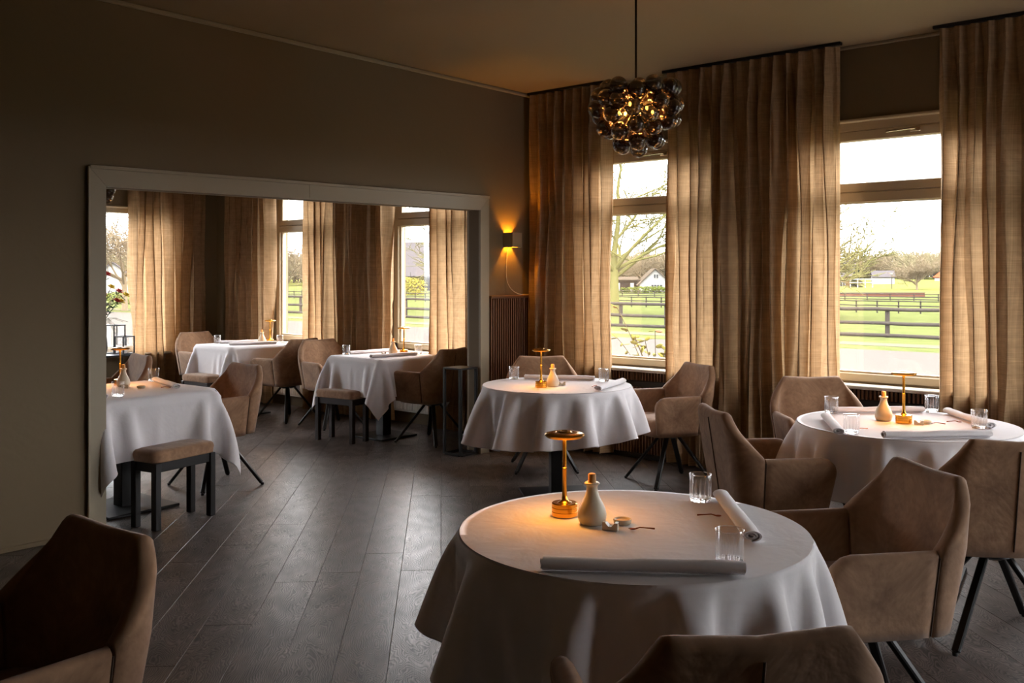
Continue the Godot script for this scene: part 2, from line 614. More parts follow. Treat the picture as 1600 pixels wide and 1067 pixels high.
func room() -> void:
	# window wall: piers, the strip under the windows and the strip over them
	var l: Array = []
	var x := END_X - WALL_T
	for b in bays:
		l.append(span(x, b[0], 0, CEIL, WALL_Z - WALL_T, WALL_Z))
		l.append(span(b[0], b[1], 0, WIN_Y0, WALL_Z - WALL_T, WALL_Z))
		l.append(span(b[0], b[1], WIN_Y1, CEIL, WALL_Z - WALL_T, WALL_Z))
		x = b[1]
	l.append(span(x, X_RIGHT + WALL_T, 0, CEIL, WALL_Z - WALL_T, WALL_Z))
	struct("wall_front", boxes(l), "wall", "olive taupe wall with a row of tall windows, running on into the second room")
	l = []
	var z := WALL_Z
	for b in end_bays:
		l.append(span(END_X - WALL_T, END_X, 0, CEIL, z, b[0]))
		l.append(span(END_X - WALL_T, END_X, 0, 0.6, b[0], b[1]))
		l.append(span(END_X - WALL_T, END_X, 2.28, CEIL, b[0], b[1]))
		z = b[1]
	l.append(span(END_X - WALL_T, END_X, 0, CEIL, z, Z_BACK + WALL_T))
	struct("wall_far", boxes(l), "wall", "olive end wall of the second room")
	l = []
	z = WALL_Z
	for b in right_bays:
		l.append(span(X_RIGHT, X_RIGHT + WALL_T, 0, CEIL, z, b[0]))
		l.append(span(X_RIGHT, X_RIGHT + WALL_T, 0, 0.12, b[0], b[1]))
		l.append(span(X_RIGHT, X_RIGHT + WALL_T, WIN_Y1, CEIL, b[0], b[1]))
		z = b[1]
	l.append(span(X_RIGHT, X_RIGHT + WALL_T, 0, CEIL, z, Z_BACK + WALL_T))
	struct("wall_right", boxes(l), "wall", "olive wall with tall windows on the right side of the dining room")
	struct("wall_back", boxes([span(END_X, X_RIGHT, 0, CEIL, Z_BACK, Z_BACK + WALL_T)]), "wall", "plain olive wall behind the dining room")
	struct("ceiling", boxes([span(END_X - WALL_T, X_RIGHT + WALL_T, CEIL, CEIL + 0.25, WALL_Z - WALL_T, Z_BACK + WALL_T)]), "ceiling", "smooth taupe ceiling over both rooms")
	# dividing wall with the wide opening; its head dips a little to one side, as in the old house
	var w := MB.new()
	w.extrude(PackedVector2Array([Vector2(WALL_Z, 0), Vector2(WALL_Z, CEIL), Vector2(Z_BACK, CEIL), Vector2(Z_BACK, 0), Vector2(-2.586, 0), Vector2(-2.586, 1.992), Vector2(-5.766, 2.026), Vector2(-5.766, 0)]), DIV_T, Vector3(DIV_X - DIV_T * 0.5, 0, 0), ZY)
	struct("wall_left", w.mesh(), "wall", "dark olive wall with a wide framed opening to the second room")
	# casing round the opening, on both faces, mitred at the corners
	var t := Node3D.new()
	t.name = "trim_1"
	add_child(t)
	tag(t, "greige flat wooden casing round the wide opening", "", "", "structure")
	var face := DIV_X + 0.011
	for side in 2:
		var fx: float = face if side == 0 else DIV_X - DIV_T - 0.011
		var j := MB.new()
		j.extrude(PackedVector2Array([Vector2(-2.586, 0), Vector2(-2.49, 0), Vector2(-2.49, 2.093), Vector2(-2.586, 1.992)]), 0.022, Vector3(fx, 0, 0), ZY)
		part("jamb", j.mesh(), M.trim, t)
		j = MB.new()
		j.extrude(PackedVector2Array([Vector2(-5.766, 0), Vector2(-5.766, 2.026), Vector2(-5.872, 2.135), Vector2(-5.872, 0)]), 0.022, Vector3(fx, 0, 0), ZY)
		part("jamb", j.mesh(), M.trim, t)
		# the head is in two lengths with a butt joint, and a thin back band along its upper edge
		for k in 2:
			var za: float = [-2.588, -4.02][k]
			var zb: float = [-4.018, -5.764][k]
			var fa := (za + 2.586) / -3.18
			var fb := (zb + 2.586) / -3.18
			var oa := -2.492 if k == 0 else za
			var ob := -5.870 if k == 1 else zb
			j = MB.new()
			j.extrude(PackedVector2Array([Vector2(za, 1.992 + 0.034 * fa), Vector2(zb, 1.992 + 0.034 * fb), Vector2(ob, 2.093 + 0.042 * (ob + 2.492) / -3.378), Vector2(oa, 2.093 + 0.042 * (oa + 2.492) / -3.378)]), 0.022, Vector3(fx, 0, 0), ZY)
			part("head_board", j.mesh(), M.trim, t)
	var bb := MB.new()
	bb.bar(Vector3(DIV_X + 0.026, 2.098, -2.49), Vector3(DIV_X + 0.026, 2.14, -5.872), 0.012, 0.022, 0.003)
	bb.bar(Vector3(DIV_X + 0.026, 0, -2.484), Vector3(DIV_X + 0.026, 2.1, -2.484), 0.012, 0.012, 0.003)
	part("back_band", bb.mesh(), M.trim, t)
	# bead where wall and ceiling meet
	var cv := MB.new()
	cv.bar(Vector3(DIV_X + 0.012, CEIL - 0.016, WALL_Z), Vector3(DIV_X + 0.012, CEIL - 0.016, Z_BACK), 0.024, 0.03, 0.008)
	struct("trim_2", cv.mesh(), "trim", "thin bead along the ceiling edge over the wide opening")
	var cw := MB.new()
	cw.bar(Vector3(DIV_X, CEIL - 0.012, WALL_Z + 0.010), Vector3(X_RIGHT, CEIL - 0.012, WALL_Z + 0.010), 0.02, 0.024, 0.006)
	cw.bar(Vector3(END_X, CEIL - 0.012, WALL_Z + 0.010), Vector3(DIV_X - DIV_T, CEIL - 0.012, WALL_Z + 0.010), 0.02, 0.024, 0.006)
	struct("trim_3", cw.mesh(), "trim", "thin bead along the ceiling edge over the windows")
	var sk := MB.new()
	sk.box(Vector3(DIV_X + 0.007, 0.014, -0.145), Vector3(0.014, 0.028, 4.67), Basis.IDENTITY, 0.004)
	struct("baseboard_left", sk.mesh(), "wall", "worn olive strip at the foot of the dark olive wall")
	floor_boards()

func floor_boards() -> void:
	var slab := struct("floor", boxes([span(END_X - WALL_T, X_RIGHT + WALL_T, -0.22, -0.014, WALL_Z - WALL_T, Z_BACK + WALL_T)]), "slat_back", "dark stained oak boards laid on the diagonal")
	var along := Vector2(-1, -1).normalized()
	var across := Vector2(1, -1).normalized()
	var rect := PackedVector2Array([Vector2(END_X, WALL_Z), Vector2(X_RIGHT, WALL_Z), Vector2(X_RIGHT, Z_BACK), Vector2(END_X, Z_BACK)])
	var rest := [MB.new(), MB.new(), MB.new(), MB.new()]
	var fwd := Vector2(-sin(deg_to_rad(YAW)), -cos(deg_to_rad(YAW)))
	var wide := 0.20
	var long := 1.62
	var r := RandomNumberGenerator.new()
	r.seed = 5
	for row in range(-60, 62):
		var shift := r.randf() * long
		for col in range(-3, 11):
			var kind := r.randi() % 4
			var uo := Vector2(0.0, r.randf() * 4.0)
			var flip := -1.0 if r.randf() < 0.5 else 1.0
			var s0 := col * long + shift - 4.0
			var c0 := row * wide
			var q := PackedVector2Array()
			for k in [[0, 0], [long - 0.0008, 0], [long - 0.0008, wide - 0.0008], [0, wide - 0.0008]]:
				q.append(along * (s0 + k[0]) + across * (c0 + k[1]))
			var cut := Geometry2D.intersect_polygons(q, rect)
			if cut.is_empty(): continue
			var poly: PackedVector2Array = cut[0]
			var mid := Vector2.ZERO
			var seen := false
			for p in poly:
				mid += p
				var d := p.dot(fwd)
				var s := absf(p.dot(Vector2(-fwd.y, fwd.x)))
				if d > 1.7 and s < d * 0.56: seen = true
			mid /= poly.size()
			# what stands behind the solid left wall stays out of the count
			if mid.x < DIV_X - 0.2 and (mid.y > mid.x * 0.47 + 0.3): seen = false
			var b: MB = MB.new() if seen else rest[kind]
			board(b, poly, along, across, s0, c0, wide, uo, flip)
			if seen:
				part("floor_board", b.mesh(), M["board_%d" % kind], slab)
	for k in 4:
		tag(part("boards_beyond", rest[k].mesh(), M["board_%d" % k], slab), "", "", "", "stuff")

func board(b: MB, poly: PackedVector2Array, along: Vector2, across: Vector2, s0: float, c0: float, wide: float, uo: Vector2, flip: float) -> void:
	var n := poly.size()
	var inner := PackedVector2Array()
	var mid := Vector2.ZERO
	for p in poly: mid += p / n
	for i in n:
		var p := poly[i]
		var e0 := (p - poly[(i + n - 1) % n]).normalized()
		var e1 := (poly[(i + 1) % n] - p).normalized()
		var bis := (e1 - e0).normalized()
		if bis.dot(mid - p) < 0.0: bis = -bis
		inner.append(p + bis * minf(0.002, 0.3 * p.distance_to(mid)))
	var up := func(p: Vector2, y: float) -> Vector3: return Vector3(p.x, y, p.y)
	var tx := func(p: Vector2) -> Vector2: return Vector2((p.dot(across) - c0 - wide * 0.5) * flip + wide * 0.5, p.dot(along) - s0) + uo
	b.begin()
	b.cur = -1
	for i in range(1, n - 1):
		b.tri(up.call(inner[0], 0.0), up.call(inner[i], 0.0), up.call(inner[i + 1], 0.0), tx.call(inner[0]), tx.call(inner[i]), tx.call(inner[i + 1]))
	for i in n:
		var k := (i + 1) % n
		b.quad(up.call(inner[k], 0.0), up.call(inner[i], 0.0), up.call(poly[i], -0.0014), up.call(poly[k], -0.0014), tx.call(inner[k]), tx.call(inner[i]), tx.call(poly[i]), tx.call(poly[k]))
		b.quad(up.call(poly[k], -0.0014), up.call(poly[i], -0.0014), up.call(poly[i], -0.014), up.call(poly[k], -0.014))
	# upward faces have to be clockwise from above
	var t := b.v[b.mark]
	if (b.v[b.mark + 1] - t).cross(b.v[b.mark + 2] - t).y > 0.0:
		for i in range(b.mark, b.v.size(), 3):
			var s := b.v[i]; b.v[i] = b.v[i + 1]; b.v[i + 1] = s
			var u := b.uv[i]; b.uv[i] = b.uv[i + 1]; b.uv[i + 1] = u
	b.cur = 0

# ---------------------------------------------------------------- windows
func windows() -> void:
	var where := ["in the second room near its far corner", "in the second room behind the square table by the opening", "behind the small round table in the corner", "behind the round table on the right", "past the right edge of the dining room", "at the far right of the dining room"]
	for i in bays.size():
		tall_window(i + 1, Vector3((bays[i][0] + bays[i][1]) * 0.5, 0, WALL_Z), 0.0, bays[i][1] - bays[i][0], WIN_Y0, WIN_Y1, true, where[i])
		if i >= 2: slat_cover(i)
		else: radiator(i)
	for i in end_bays.size():
		tall_window(7 + i, Vector3(END_X, 0, (end_bays[i][0] + end_bays[i][1]) * 0.5), 90.0, end_bays[i][1] - end_bays[i][0], 0.6, 2.28, false, ["in the end wall of the second room beside the flowers", "in the end wall of the second room"][i])

	for i in right_bays.size():
		tall_window(9 + i, Vector3(X_RIGHT, 0, (right_bays[i][0] + right_bays[i][1]) * 0.5), -90.0, right_bays[i][1] - right_bays[i][0], 0.12, WIN_Y1, false, ["in the right wall nearest the corner", "in the middle of the right wall", "in the right wall farthest from the corner"][i])

func tall_window(n: int, at: Vector3, turn: float, w: float, y0: float, y1: float, transom: bool, where: String) -> void:
	var t := Node3D.new()
	t.name = "window_%d" % n
	add_child(t)
	t.position = at
	t.rotation_degrees.y = turn
	tag(t, "tall greige framed window with clear glass " + where, "", "", "structure")
	var h := w * 0.5
	var fz0 := -0.10
	var fz1 := -0.012
	var f := 0.07
	var b := MB.new()
	for s in [-1.0, 1.0]:
		b = MB.new()
		b.box(Vector3(s * (h - f * 0.5), (y0 + y1) * 0.5, (fz0 + fz1) * 0.5), Vector3(f, y1 - y0, fz1 - fz0), Basis.IDENTITY, 0.006)
		b.box(Vector3(s * (h - f - 0.011), (y0 + y1) * 0.5, -0.055), Vector3(0.022, y1 - y0 - 0.04, 0.04), Basis.IDENTITY, 0.004)
		part("stile", b.mesh(), M.window_paint, t)
	b = MB.new()
	b.box(Vector3(0, y0 + 0.03, (fz0 + fz1) * 0.5), Vector3(w, 0.06, fz1 - fz0), Basis.IDENTITY, 0.006)
	b.box(Vector3(0, y0 + 0.066, -0.055), Vector3(w - 0.12, 0.016, 0.04), Basis.IDENTITY, 0.003)
	part("bottom_rail", b.mesh(), M.window_paint, t)
	b = MB.new()
	b.box(Vector3(0, y1 - 0.035, (fz0 + fz1) * 0.5), Vector3(w, 0.07, fz1 - fz0), Basis.IDENTITY, 0.006)
	part("head_rail", b.mesh(), M.window_paint, t)
	# architrave bead at the head, proud of the wall
	var hd := MB.new()
	hd.box(Vector3(0, y1 - 0.002, 0.008), Vector3(w + 0.02, 0.022, 0.05), Basis.IDENTITY, 0.006)
	part("head_bead", hd.mesh(), M.window_paint, t)
	if transom:
		var tr := MB.new()
		tr.box(Vector3(0, 2.025, -0.05), Vector3(w - 0.10, 0.07, 0.086), Basis.IDENTITY, 0.005)
		tr.box(Vector3(0, 1.992, -0.055), Vector3(w - 0.12, 0.016, 0.04), Basis.IDENTITY, 0.003)
		part("transom", tr.mesh(), M.window_paint, t)
		var vs := MB.new()
		vs.box(Vector3(0, 2.095, -0.046), Vector3(w - 0.12, 0.066, 0.07), Basis.IDENTITY, 0.006)
		vs.box(Vector3(0, 2.455, -0.046), Vector3(w - 0.12, 0.07, 0.07), Basis.IDENTITY, 0.006)
		for s in [-1.0, 1.0]:
			vs.box(Vector3(s * (h - 0.095), 2.275, -0.046), Vector3(0.06, 0.33, 0.07), Basis.IDENTITY, 0.006)
		var sash := part("vent_sash", vs.mesh(), M.window_paint, t)
		var hm := MB.new()
		hm.box(Vector3(0.16, 2.462, -0.004), Vector3(0.07, 0.03, 0.014), Basis.IDENTITY, 0.004)
		hm.tube([Vector3(0.16, 2.462, 0.004), Vector3(0.16, 2.464, 0.026), Vector3(0.12, 2.464, 0.032), Vector3(-0.02, 2.458, 0.032)], 0.0065, 8)
		part("handle", hm.mesh(), M.chrome, sash)
		part("pane", boxes([[Vector3(0, 2.28, -0.06), Vector3(w - 0.2, 0.32, 0.004)]]), M.pane, t)
		part("pane", boxes([[Vector3(0, 1.40, -0.065), Vector3(w - 0.16, 1.18, 0.004)]]), M.pane, t)
	else:
		part("pane", boxes([[Vector3(0, (y0 + y1) * 0.5, -0.065), Vector3(w - 0.16, y1 - y0 - 0.13, 0.004)]]), M.pane, t)
	var sl := MB.new()
	sl.box(Vector3(0, y0 - 0.022, 0.055), Vector3(w + 0.06, 0.026, 0.15), Basis.IDENTITY, 0.006)
	part("sill_board", sl.mesh(), M.sill, t)

func slat_cover(i: int) -> void:
	# upright slats over a dark void, in front of the heater under a window
	var w: float = bays[i][1] - bays[i][0] + 0.04
	var t := thing("radiator_cover", ["", "", "brown slatted radiator cover below the sill behind the small round table", "brown slatted radiator cover below the sill behind the chair in the right-hand window", "brown slatted radiator cover past the rightmost curtain", "brown slatted radiator cover at the far right"][i], "radiator cover", Vector3((bays[i][0] + bays[i][1]) * 0.5, 0, WALL_Z), 0.0, "slatted radiator covers below the sills")
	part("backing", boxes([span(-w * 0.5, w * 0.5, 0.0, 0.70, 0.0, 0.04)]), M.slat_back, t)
	var b := MB.new()
	var n := int(w / 0.028)
	for k in n:
		b.box(Vector3(-w * 0.5 + (k + 0.5) * w / n, 0.665, 0.052), Vector3(0.015, 0.07, 0.024), Basis.IDENTITY, 0.002)
		b.box(Vector3(-w * 0.5 + (k + 0.5) * w / n, 0.31, 0.052), Vector3(0.015, 0.54, 0.024), Basis.IDENTITY, 0.002)
	tag(part("slats", b.mesh(), M.slat_wood, t), "", "", "", "stuff")
	part("rail", boxes([span(-w * 0.5, w * 0.5, 0.58, 0.63, 0.04, 0.075)], 0.004), M.black_wood, t)
	part("rail", boxes([span(-w * 0.5, w * 0.5, 0.0, 0.04, 0.04, 0.075)], 0.004), M.black_wood, t)

func radiator(i: int) -> void:
	var t := thing("radiator", ["white panel radiator under the window by the far square table", "white panel radiator under the window behind the square table by the opening"][i], "radiator", Vector3((bays[i][0] + bays[i][1]) * 0.5, 0, WALL_Z), 0.0, "panel radiators of the second room")
	var b := MB.new()
	for k in 30:
		b.box(Vector3(-0.58 + k * 0.04, 0.37, 0.070), Vector3(0.026, 0.46, 0.016), Basis.IDENTITY, 0.008)
	part("front_panel", boxes([span(-0.6, 0.6, 0.12, 0.62, 0.045, 0.07)], 0.006), M.radiator, t)
	tag(part("ridges", b.mesh(), M.radiator, t), "", "", "", "stuff")
	part("grille", boxes([span(-0.6, 0.6, 0.622, 0.632, 0.02, 0.078)], 0.003), M.radiator, t)
	part("bracket", boxes([span(-0.4, -0.36, 0.14, 0.6, 0.002, 0.045)]), M.radiator, t)
	part("bracket", boxes([span(0.36, 0.4, 0.14, 0.6, 0.002, 0.045)]), M.radiator, t)
	var p := MB.new()
	p.tube([Vector3(0.62, 0.16, 0.06), Vector3(0.66, 0.16, 0.06), Vector3(0.67, 0.14, 0.06), Vector3(0.67, 0.0, 0.06)], 0.008, 8)
	part("pipe", p.mesh(), M.radiator, t)

# ---------------------------------------------------------------- curtains
func curtains() -> void:
	var z := WALL_Z + 0.165
	var g := "floor-length linen curtains"
	curtain("taupe linen curtain hanging in the corner beside the wall lamp", Vector3(-5.27, 0, z), 0.0, 0.85, 9, 1)
	curtain("taupe linen curtain hanging just behind the bubble chandelier, right of the corner window", Vector3(-3.89, 0, z), 0.0, 0.70, 7, 2)
	curtain("taupe linen curtain left of the right-hand window, meeting another at the pier", Vector3(-3.185, 0, z), 0.0, 0.66, 7, 3)
	curtain("taupe linen curtain at the right edge, right of the right-hand window", Vector3(-1.87, 0, z), 0.0, 0.86, 9, 4)
	curtain("linen curtain seen through the opening, left of the narrow far window", Vector3(-10.04, 0, z), 0.0, 0.93, 8, 5)
	curtain("linen curtain seen through the opening, right of the narrow far window", Vector3(-8.49, 0, z), 0.0, 0.71, 7, 6)
	curtain("linen curtain seen through the opening, behind the left chair of the middle square table", Vector3(-7.77, 0, z), 0.0, 0.67, 7, 7)
	curtain("sunlit linen curtain at the right end of the opening, over the chair back", Vector3(-6.53, 0, z), 0.0, 0.92, 8, 8)
	curtain("broad linen curtain beside the flowers on the end wall of the second room", Vector3(END_X + 0.14, 0, -5.35), 90.0, 0.93, 8, 9)
	var t := 0
	for e in [[-5.29, -4.40, "over the corner window's left curtain"], [-3.92, -2.50, "over the two curtains between the windows"], [-1.90, -0.98, "over the rightmost curtain"], [-10.08, -9.08, "over the far left curtain of the second room"], [-8.52, -7.08, "over the middle curtains of the second room"], [-6.56, -5.58, "over the sunlit curtain by the opening"]]:
		var o := part("curtain_track", boxes([span(e[0], e[1], CEIL - 0.022, CEIL, z - 0.02, z + 0.02)], 0.004), M.black_metal)
		tag(o, "slim black curtain track on the ceiling " + e[2], "curtain track", "black curtain tracks on the ceiling")
		t += 1
	tag(part("curtain_track", boxes([span(END_X + 0.12, END_X + 0.16, CEIL - 0.022, CEIL, -6.30, -5.32)], 0.004), M.black_metal), "slim black curtain track on the ceiling over the end wall curtain", "curtain track", "black curtain tracks on the ceiling")

func curtain(label: String, at: Vector3, turn: float, w: float, folds: int, sd: int) -> void:
	var t := thing("curtain", label, "curtain", at, turn, "floor-length linen curtains")
	var nz := noise(0.9, 2, 70 + sd)
	var cols := folds * 12 + 12
	var rows := 22
	var y1 := CEIL - 0.026
	var y0 := 0.025
	var pts: Array = []
	var uvr: Array = []
	for j in rows + 1:
		var fy := float(j) / rows
		var y := lerpf(y1, y0, pow(fy, 0.85))
		var ring := PackedVector3Array()
		var us := PackedVector2Array()
		var down := clampf((y1 - y) / 0.35, 0.0, 1.0)
		down = down * down * (3.0 - 2.0 * down)
		for i in cols + 1:
			var s := float(i) / cols
			var p := s * folds + 0.55 * nz.get_noise_2d(s * 5.0, y * 0.35) * down
			var a := p * TAU
			var amp := lerpf(0.020, 0.048, down) * (1.0 + 0.6 * nz.get_noise_2d(s * 3.0 + 40.0, y * 0.25))
			# soft folds below, three-finger pinch pleats at the head
			var sn := sin(a)
			var z := amp * (sn + 0.28 * down * sin(a * 0.5 + sd * 2.0 + y * 0.3))
			z += (1.0 - down) * 0.012 * absf(sin(a * 1.5))
			var x := s * w + 0.012 * down * sin(a * 2.0) + 0.018 * (1.0 - fy) * 0.0
			x += 0.035 * fy * nz.get_noise_2d(s * 2.0 + 9.0, 3.0) * sin(s * PI)
			# both edges turn back to the wall
			var e := minf(s, 1.0 - s) * w
			if e < 0.02: z -= (0.02 - e) * 1.8
			ring.append(Vector3(x, y, z))
			us.append(Vector2(s * w * 1.9, y))
		pts.append(ring)
		uvr.append(us)
	var b := MB.new()
	b.sheet(pts, uvr)
	part("drape", b.mesh(), M.linen, t)
	# doubled fabric: heading along the top, hem along the foot and a turned edge at each side
	var hem := MB.new()
	for q in [[0, 2], [rows - 1, rows]]:
		hem = MB.new()
		var sub: Array = []
		var su: Array = []
		for j in range(q[0], q[1] + 1):
			var ring := PackedVector3Array()
			for p in pts[j]: ring.append(p + Vector3(0, 0, -0.004))
			sub.append(ring)
			su.append(uvr[j])
		hem.sheet(sub, su)
		part("heading" if q[0] == 0 else "hem", hem.mesh(), M.linen, t)
	var hooks := MB.new()
	for k in folds:
		hooks.box(Vector3((k + 0.5) * w / folds, CEIL - 0.03, -0.012), Vector3(0.012, 0.016, 0.01), Basis.IDENTITY, 0.002)
	tag(part("gliders", hooks.mesh(), M.black_metal, t), "", "", "", "stuff")

# ---------------------------------------------------------------- chairs
# A tub chair: back and arms are one folded shell, the back rising steeply out of the arms.
func shell_plan(d: float) -> Array:
	# point on the outer plan line at distance d from the front of one arm, and the inward normal
	var hw := 0.295
	var zf := 0.265
	var zb := -0.19
	var r := 0.09
	var l0 := zf - (zb + r)
	var l1 := r * PI * 0.5
	var l2 := 2.0 * (hw - r)
	if d < l0: return [Vector2(-hw, zf - d), Vector2(1, 0)]
	if d < l0 + l1:
		var a := (d - l0) / r
		return [Vector2(-hw + r - r * cos(a), zb + r - r * sin(a)), Vector2(cos(a), sin(a))]
	if d < l0 + l1 + l2: return [Vector2(-hw + r + (d - l0 - l1), zb), Vector2(0, 1)]
	if d < l0 + 2.0 * l1 + l2:
		var a := (d - l0 - l1 - l2) / r
		return [Vector2(hw - r + r * sin(a), zb + r - r * cos(a)), Vector2(-sin(a), cos(a))]
	return [Vector2(hw, zb + r + (d - l0 - 2.0 * l1 - l2)), Vector2(-1, 0)]

func shell_total() -> float:
	return 2.0 * (0.265 + 0.19 - 0.09) + 0.09 * PI + 2.0 * (0.295 - 0.09)

func shell_top(d: float) -> float:
	var tot := shell_total()
	var e := minf(d, tot - d)
	var y := 0.645
	var rr := 0.09
	if e < rr: y = 0.645 - rr + sqrt(maxf(0.0, rr * rr - (rr - e) * (rr - e)))
	var ramp := clampf((e - 0.35) / 0.18, 0.0, 1.0)
	var up := ramp * 0.20
	if ramp > 0.88: up = 0.20 * (0.88 + 0.12 * sin((ramp - 0.88) / 0.12 * PI * 0.5))
	# the top line dips slightly in the middle
	var mid := clampf((e - 0.535) / maxf(0.01, tot * 0.5 - 0.535), 0.0, 1.0)
	return y + up - 0.008 * mid

func shell_point(d: float, y: float, inset: float) -> Vector3:
	var pl := shell_plan(d)
	var tot := shell_total()
	var e := minf(d, tot - d)
	var bk := smoothstep(0.305, 0.525, e)
	var q: Vector2 = pl[0] + pl[1] * inset
	var sx := lerpf(0.85, 1.0, clampf((y - 0.37) / 0.27, 0.0, 1.0))
	sx -= maxf(0.0, y - 0.62) * 0.25 * bk
	var z := q.y - bk * (y - 0.37) * 0.15
	# arm fronts lean back towards the seat
	z -= (1.0 - bk) * (0.645 - y) * 0.16 * clampf((0.25 - e) / 0.25, 0.0, 1.0)
	# the panel of the back is gently hollow
	var mid := clampf(1.0 - absf(d - tot * 0.5) / 0.3, 0.0, 1.0)
	z -= 0.012 * mid * bk
	return Vector3(q.x * sx, y, z)

func shell_piece(d0: float, d1: float, n: int, r0: float, r1: float) -> ArrayMesh:
	var th := 0.052
	var rings: Array = []
	var ds: Array = []
	for k in 4:
		ds.append(d0 + r0 * (1.0 - cos(k / 4.0 * PI * 0.5)))
	for k in n + 1: ds.append(lerpf(d0 + r0, d1 - r1, float(k) / n))
	for k in range(3, -1, -1): ds.append(d1 - r1 * (1.0 - cos(k / 4.0 * PI * 0.5)))
	var b := MB.new()
	for d: float in ds:
		var t := 1.0
		if d < d0 + r0: t = sqrt(maxf(0.0, 1.0 - pow((d0 + r0 - d) / r0, 2)))
		if d > d1 - r1: t = sqrt(maxf(0.0, 1.0 - pow((d - d1 + r1) / r1, 2)))
		t = maxf(t, 0.04)
		# thin the sheet towards its rounded ends while keeping its middle line
		var half := th * 0.5 * t
		var c := th * 0.5
		var top := shell_top(d) - (1.0 - t) * 0.012
		var y0 := 0.375 + (1.0 - t) * 0.010
		var ring := PackedVector3Array()
		var ny := 7
		for k in ny + 1: ring.append(shell_point(d, lerpf(y0, top - half, float(k) / ny), c - half))
		for k in range(1, 6):
			var a := PI * k / 6.0
			ring.append(shell_point(d, top - half + half * sin(a), c - half * cos(a)))
		for k in range(ny, -1, -1): ring.append(shell_point(d, lerpf(y0, top - half, float(k) / ny), c + half))
		rings.append(ring)
	b.begin()
	b.sheet(rings, [], true)
	b.cap(rings[0])
	var last: PackedVector3Array = rings[rings.size() - 1].duplicate()
	last.reverse()
	b.cap(last)
	b.fix()
	return b.mesh()

func make_chair() -> Node3D:
	var t := thing("tub_chair", "", "chair", Vector3.ZERO, 0.0, "brown velvet tub chairs")
	var tot := shell_total()
	var cr := 0.355
	part("armrest", shell_piece(0.0, cr - 0.001, 10, 0.022, 0.004), M.velvet, t)
	part("armrest", shell_piece(tot - cr + 0.001, tot, 10, 0.004, 0.022), M.velvet, t)
	var back := part("backrest", shell_piece(cr, tot - cr, 34, 0.004, 0.004), M.velvet, t)
	# a stitched seam with a zip runs down the middle of the back
	var sm := MB.new()
	var path: Array = []
	for k in 12:
		path.append(shell_point(tot * 0.5 + 0.0, lerpf(0.40, 0.80, k / 11.0), -0.0012))
	sm.tube(path, 0.003, 6)
	part("piping", sm.mesh(), M.seam, back)
	for s in [cr - 0.002, tot - cr + 0.002]:
		path = []
		for k in 9: path.append(shell_point(s, lerpf(0.38, shell_top(s) - 0.02, k / 8.0), 0.0008))
		sm = MB.new()
		sm.tube(path, 0.0028, 6)
		part("piping", sm.mesh(), M.seam, back)
	# seat: upholstered cushion with a rounded front over a shallow pan
	var b := MB.new()
	var rings: Array = []
	for e in [[0.0, 0.352], [0.80, 0.352], [0.95, 0.360], [1.0, 0.385], [1.0, 0.43], [0.985, 0.455], [0.93, 0.474], [0.80, 0.482], [0.4, 0.486], [0.0, 0.486]]:
		var ring := PackedVector3Array()
		for k in 40:
			var a := TAU * k / 40.0
			var x := signf(cos(a)) * pow(absf(cos(a)), 0.42)
			var z := signf(sin(a)) * pow(absf(sin(a)), 0.42)
			var f: float = e[0]
			ring.append(Vector3(x * 0.232 * f, e[1], z * (0.250 if z > 0 else 0.150) * f))
		rings.append(ring)
	b.begin()
	b.sheet(rings, [], true)
	b.fix()
	part("seat", b.mesh(), M.velvet, t)
	var hub := MB.new()
	hub.lathe([Vector2(0, 0.355), Vector2(0.085, 0.355), Vector2(0.085, 0.335), Vector2(0.05, 0.32), Vector2(0, 0.32)], 20)
	part("hub", hub.mesh(), M.black_metal, t)
	for s in [[1, 1], [1, -1], [-1, 1], [-1, -1]]:
		var lg := MB.new()
		var o := Vector3(s[0], 0, s[1])
		lg.bar(o * 0.045 + Vector3(0, 0.338, 0), o * 0.228 + Vector3(0, 0.012, 0), 0.034, 0.020, 0.005)
		lg.lathe([Vector2(0, 0), Vector2(0.011, 0), Vector2(0.012, 0.014), Vector2(0, 0.02)], 10, o * 0.231)
		part("leg", lg.mesh(), M.black_metal, t)
	return t

# ---------------------------------------------------------------- tablecloths: a small cloth simulation, so that the folds hang as cotton does
class Cloth:
	var p := PackedVector3Array()
	var q := PackedVector3Array()
	var pin := PackedByteArray()
	var ca := PackedInt32Array()
	var cb := PackedInt32Array()
	var cl := PackedFloat32Array()
	var ck := PackedFloat32Array()

	func add(v: Vector3, fixed: bool) -> void:
		p.append(v)
		pin.append(1 if fixed else 0)

	func link(a: int, b: int, k: float) -> void:
		if pin[a] == 1 and pin[b] == 1: return
		ca.append(a); cb.append(b)
		cl.append(p[a].distance_to(p[b]))
		ck.append(k)

	func run(steps: int, iters: int, hit: Callable) -> void:
		q = p.duplicate()
		var n := p.size()
		var m := ca.size()
		for s in steps:
			for i in n:
				if pin[i] == 1: continue
				var v := (p[i] - q[i]) * 0.965
				q[i] = p[i]
				p[i] += v + Vector3(0, -0.0016, 0)
			for it in iters:
				for c in m:
					var a := ca[c]
					var b := cb[c]
					var d := p[b] - p[a]
					var l := d.length()
					var f := (l - cl[c]) / maxf(l, 1e-6) * ck[c]
					# bending links only push apart
					if ck[c] < 0.2 and l > cl[c]: continue
					if pin[a] == 1: p[b] -= d * f
					elif pin[b] == 1: p[a] += d * f
					else:
						p[a] += d * (f * 0.5)
						p[b] -= d * (f * 0.5)
			for i in n:
				if pin[i] == 0: p[i] = hit.call(p[i])

func cat(a: Vector3, b: Vector3, c: Vector3, d: Vector3, t: float) -> Vector3:
	return b.cubic_interpolate(c, a, d, t)

